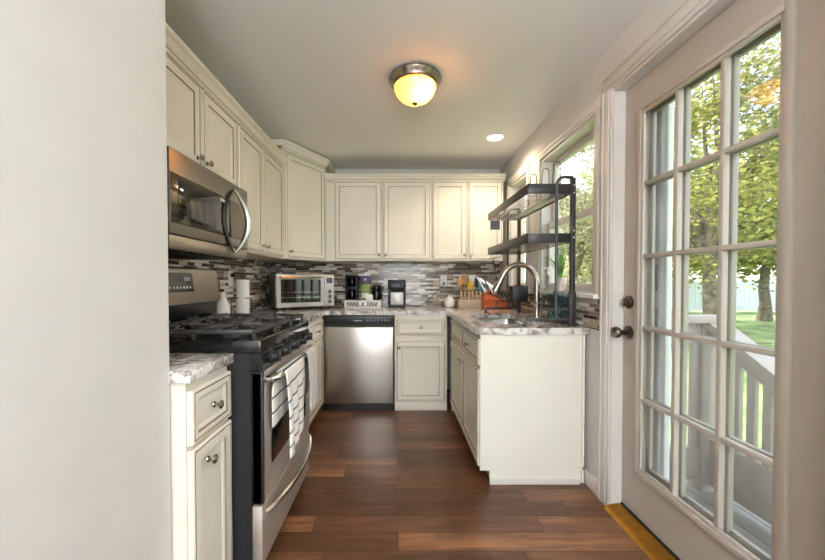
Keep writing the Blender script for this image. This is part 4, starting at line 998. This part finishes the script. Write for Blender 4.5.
# ------------------------------------------------------------------ outside
def ground():
    b = bm_new(); box(b, XO, 60, -20, 70, -.6, -.5); return struct('lawn', b, GRASSM, smooth=0)
ground()
k = bm_new()
for i in range(6): box(k, XO + .0 + i * .142, XO + .136 + i * .142, -1.0, 2.4, -.14, -.11, .003)
box(k, XO, XO + .86, -1.0, 2.4, -.5, -.142); struct('deck', k, DECKM)
c = thing('deck_railing', 'white painted wooden deck railing with balusters outside the glass door', 'railing', (1.92, 2.2, -.11)); o = Vector(c.location)
def rb(nm, x0, x1, y0, y1, z0, z1, bev=.004): 
    k = bm_new(); box(k, x0 - o.x, x1 - o.x, y0 - o.y, y1 - o.y, z0 - o.z, z1 - o.z, bev); return obj(nm, k, RAILM, c)
rb('post', 1.86, 1.965, 2.15, 2.255, -.11, .93); rb('top_rail', XO + .06, 2.0, 2.12, 2.26, .93, .972); rb('rail_board', XO + .06, 1.86, 2.17, 2.21, .80, .93); rb('bottom_rail', XO + .06, 1.86, 2.17, 2.21, -.04, .16)
for x in (1.40, 1.51, 1.62, 1.73, 1.81): rb('baluster', x, x + .045, 2.175, 2.205, .16, .80)
k = bm_new()                                # sloping side rail
prism(k, [(1.87 - o.x, y - o.y, z - o.z) for y, z in ((2.15, .945), (1.30, .45), (1.30, .405), (2.15, .90))], (.12, 0, 0)); obj('sloped_rail', k, RAILM, c, smooth=0)
k = bm_new(); prism(k, [(1.90 - o.x, y - o.y, z - o.z) for y, z in ((2.15, .90), (1.30, .405), (1.30, .33), (2.15, .82))], (.04, 0, 0)); obj('sloped_board', k, RAILM, c, smooth=0)
rb('side_board', 1.90, 1.94, 1.31, 2.15, -.06, .22)
rb('post', 1.87, 1.97, 1.2, 1.30, -.5, .45)
for i in range(9):
    y = 2.09 - i * .085; zt_ = .83 - (2.15 - y) * .58; rb('baluster', 1.905, 1.935, y - .03, y + .012, .22, zt_)
c = thing('vinyl_fence', 'long white vinyl privacy fence across the far side of lawn', 'fence', (18, 19.5, -.5)); 
k = bm_new(); k2 = bm_new()
for i in range(16):
    x = -14 + i * 2.4; box(k, x, x + 2.34, -.02, .02, .08, 1.68)
    for j in range(8): box(k, x + j * .29 + .03, x + j * .29 + .27, -.03, -.02, .12, 1.6)
    box(k2, x - .09, x + .03, -.06, .06, 0, 1.8)
obj('panels', k, VINYL, c, smooth=0); obj('posts', k2, VINYL, c, smooth=0)

def tree(name, label, loc, trunk_r, h, crowns, leafm, n_leaf, size, seed, lean=(0, 0), branches=6, group='trees beyond the deck'):
    rd = random.Random(seed); c = thing(name, label, 'tree', loc, 0, group)
    k = bm_new(); top = Vector((lean[0], lean[1], h)); pts = [top * t + Vector((rd.uniform(-.08, .08), rd.uniform(-.08, .08), 0)) * (1 if 0 < t < 1 else 0) for t in [i / 7 for i in range(8)]]
    tube(k, pts, 0, 10, rs=[trunk_r * (1.25 if i == 0 else 1 - .11 * i) for i in range(8)])
    for i in range(branches):
        cr = crowns[i % len(crowns)]; s = pts[rd.randint(3, 6)]; e = Vector(cr[0]) + Vector((rd.uniform(-.6, .6) * cr[1][0], rd.uniform(-.6, .6) * cr[1][1], rd.uniform(-.4, .6) * cr[1][2])); m_ = (s + e) / 2 + Vector((rd.uniform(-.2, .2), rd.uniform(-.2, .2), rd.uniform(0, .4)))
        tube(k, [s, m_, e], 0, 7, rs=[trunk_r * .45, trunk_r * .3, trunk_r * .06])
    obj('trunk', k, BARK, c, smooth=60)
    k = bm_new()
    vol = [cr[1][0] * cr[1][1] * cr[1][2] for cr in crowns]; tv = sum(vol)
    for cr, v in zip(crowns, vol):
        nc = max(4, int(26 * v / tv)); cl = []
        for i in range(nc):
            while True:
                p = Vector((rd.uniform(-1, 1), rd.uniform(-1, 1), rd.uniform(-1, 1)))
                if .25 < p.length < 1: break
            cl.append(Vector(cr[0]) + Vector([p[q] * cr[1][q] for q in range(3)]))
        for i in range(int(n_leaf * v / tv)):
            q = rd.choice(cl); s = .34 * max(cr[1]); p = q + Vector((rd.gauss(0, s * .55), rd.gauss(0, s * .55), rd.gauss(0, s * .4)))
            nrm = Vector((rd.gauss(0, 1), rd.gauss(0, 1), rd.gauss(.4, 1))).normalized(); u, v2 = frame_of(nrm); z = size * rd.uniform(.6, 1.3)
            u, v2 = u * z, v2 * z * .6
            k.faces.new([k.verts.new(p + a) for a in (-u, -v2, u, v2)])
    obj('foliage', k, leafm, c, smooth=0, recalc=False)
    return c
tree('deciduous_tree', 'broad yellow-green tree with thick trunk standing just beyond deck railing', (7.9, 9, -.5), .2, 4.6, [((.5, 0, 4.2), (2.6, 2.4, 1.7)), ((1.6, .2, 6.2), (2.6, 2.4, 1.8)), ((-.4, .3, 2.9), (1.5, 1.5, .9)), ((-.3, .2, 5.9), (1.3, 1.3, 1.3))], LEAF2, 16000, .062, 1, branches=14)
tree('deciduous_tree', 'grey-barked leaning tree filling the upper right door panes', (8.6, 7.0, -.5), .22, 6.4, [((.8, .3, 6.2), (2.0, 1.8, 1.8)), ((2.0, .6, 4.4), (1.6, 1.5, 1.1))], LEAF3, 12000, .058, 2, lean=(2.4, 1.0), branches=12)
tree('deciduous_tree', 'pale leafy tree seen through the window over the sink', (6.3, 12.5, -.5), .18, 4.2, [((0, 0, 4.2), (2.2, 2.0, 1.7)), ((.3, 0, 2.2), (2.2, 1.8, 1.5)), ((-1, 0, 6.4), (1.7, 1.7, 1.2))], LEAF3, 11000, .068, 3, branches=8)
tree('deciduous_tree', 'green tree rising in front of the fence at right', (15.5, 15, -.5), .22, 5, [((0, 0, 3.9), (3.6, 2.6, 2.0)), ((.4, 0, 6.6), (3, 2.4, 1.8))], LEAF1, 9500, .12, 4)
tree('deciduous_tree', 'dense green tree above the fence behind the thick-trunked tree', (12.0, 16, -.5), .2, 5, [((0, 0, 4.2), (3, 2.6, 2.4)), ((0, 0, 6.8), (2.6, 2.2, 1.6))], LEAF1, 8500, .12, 5)
tree('deciduous_tree', 'light green bushy tree in front of the fence left of thick trunk', (9.6, 16.0, -.5), .15, 3, [((0, 0, 2.4), (2.4, 1.6, 1.9)), ((-1, 0, 4.4), (2.0, 1.6, 1.3))], LEAF2, 7500, .11, 6)
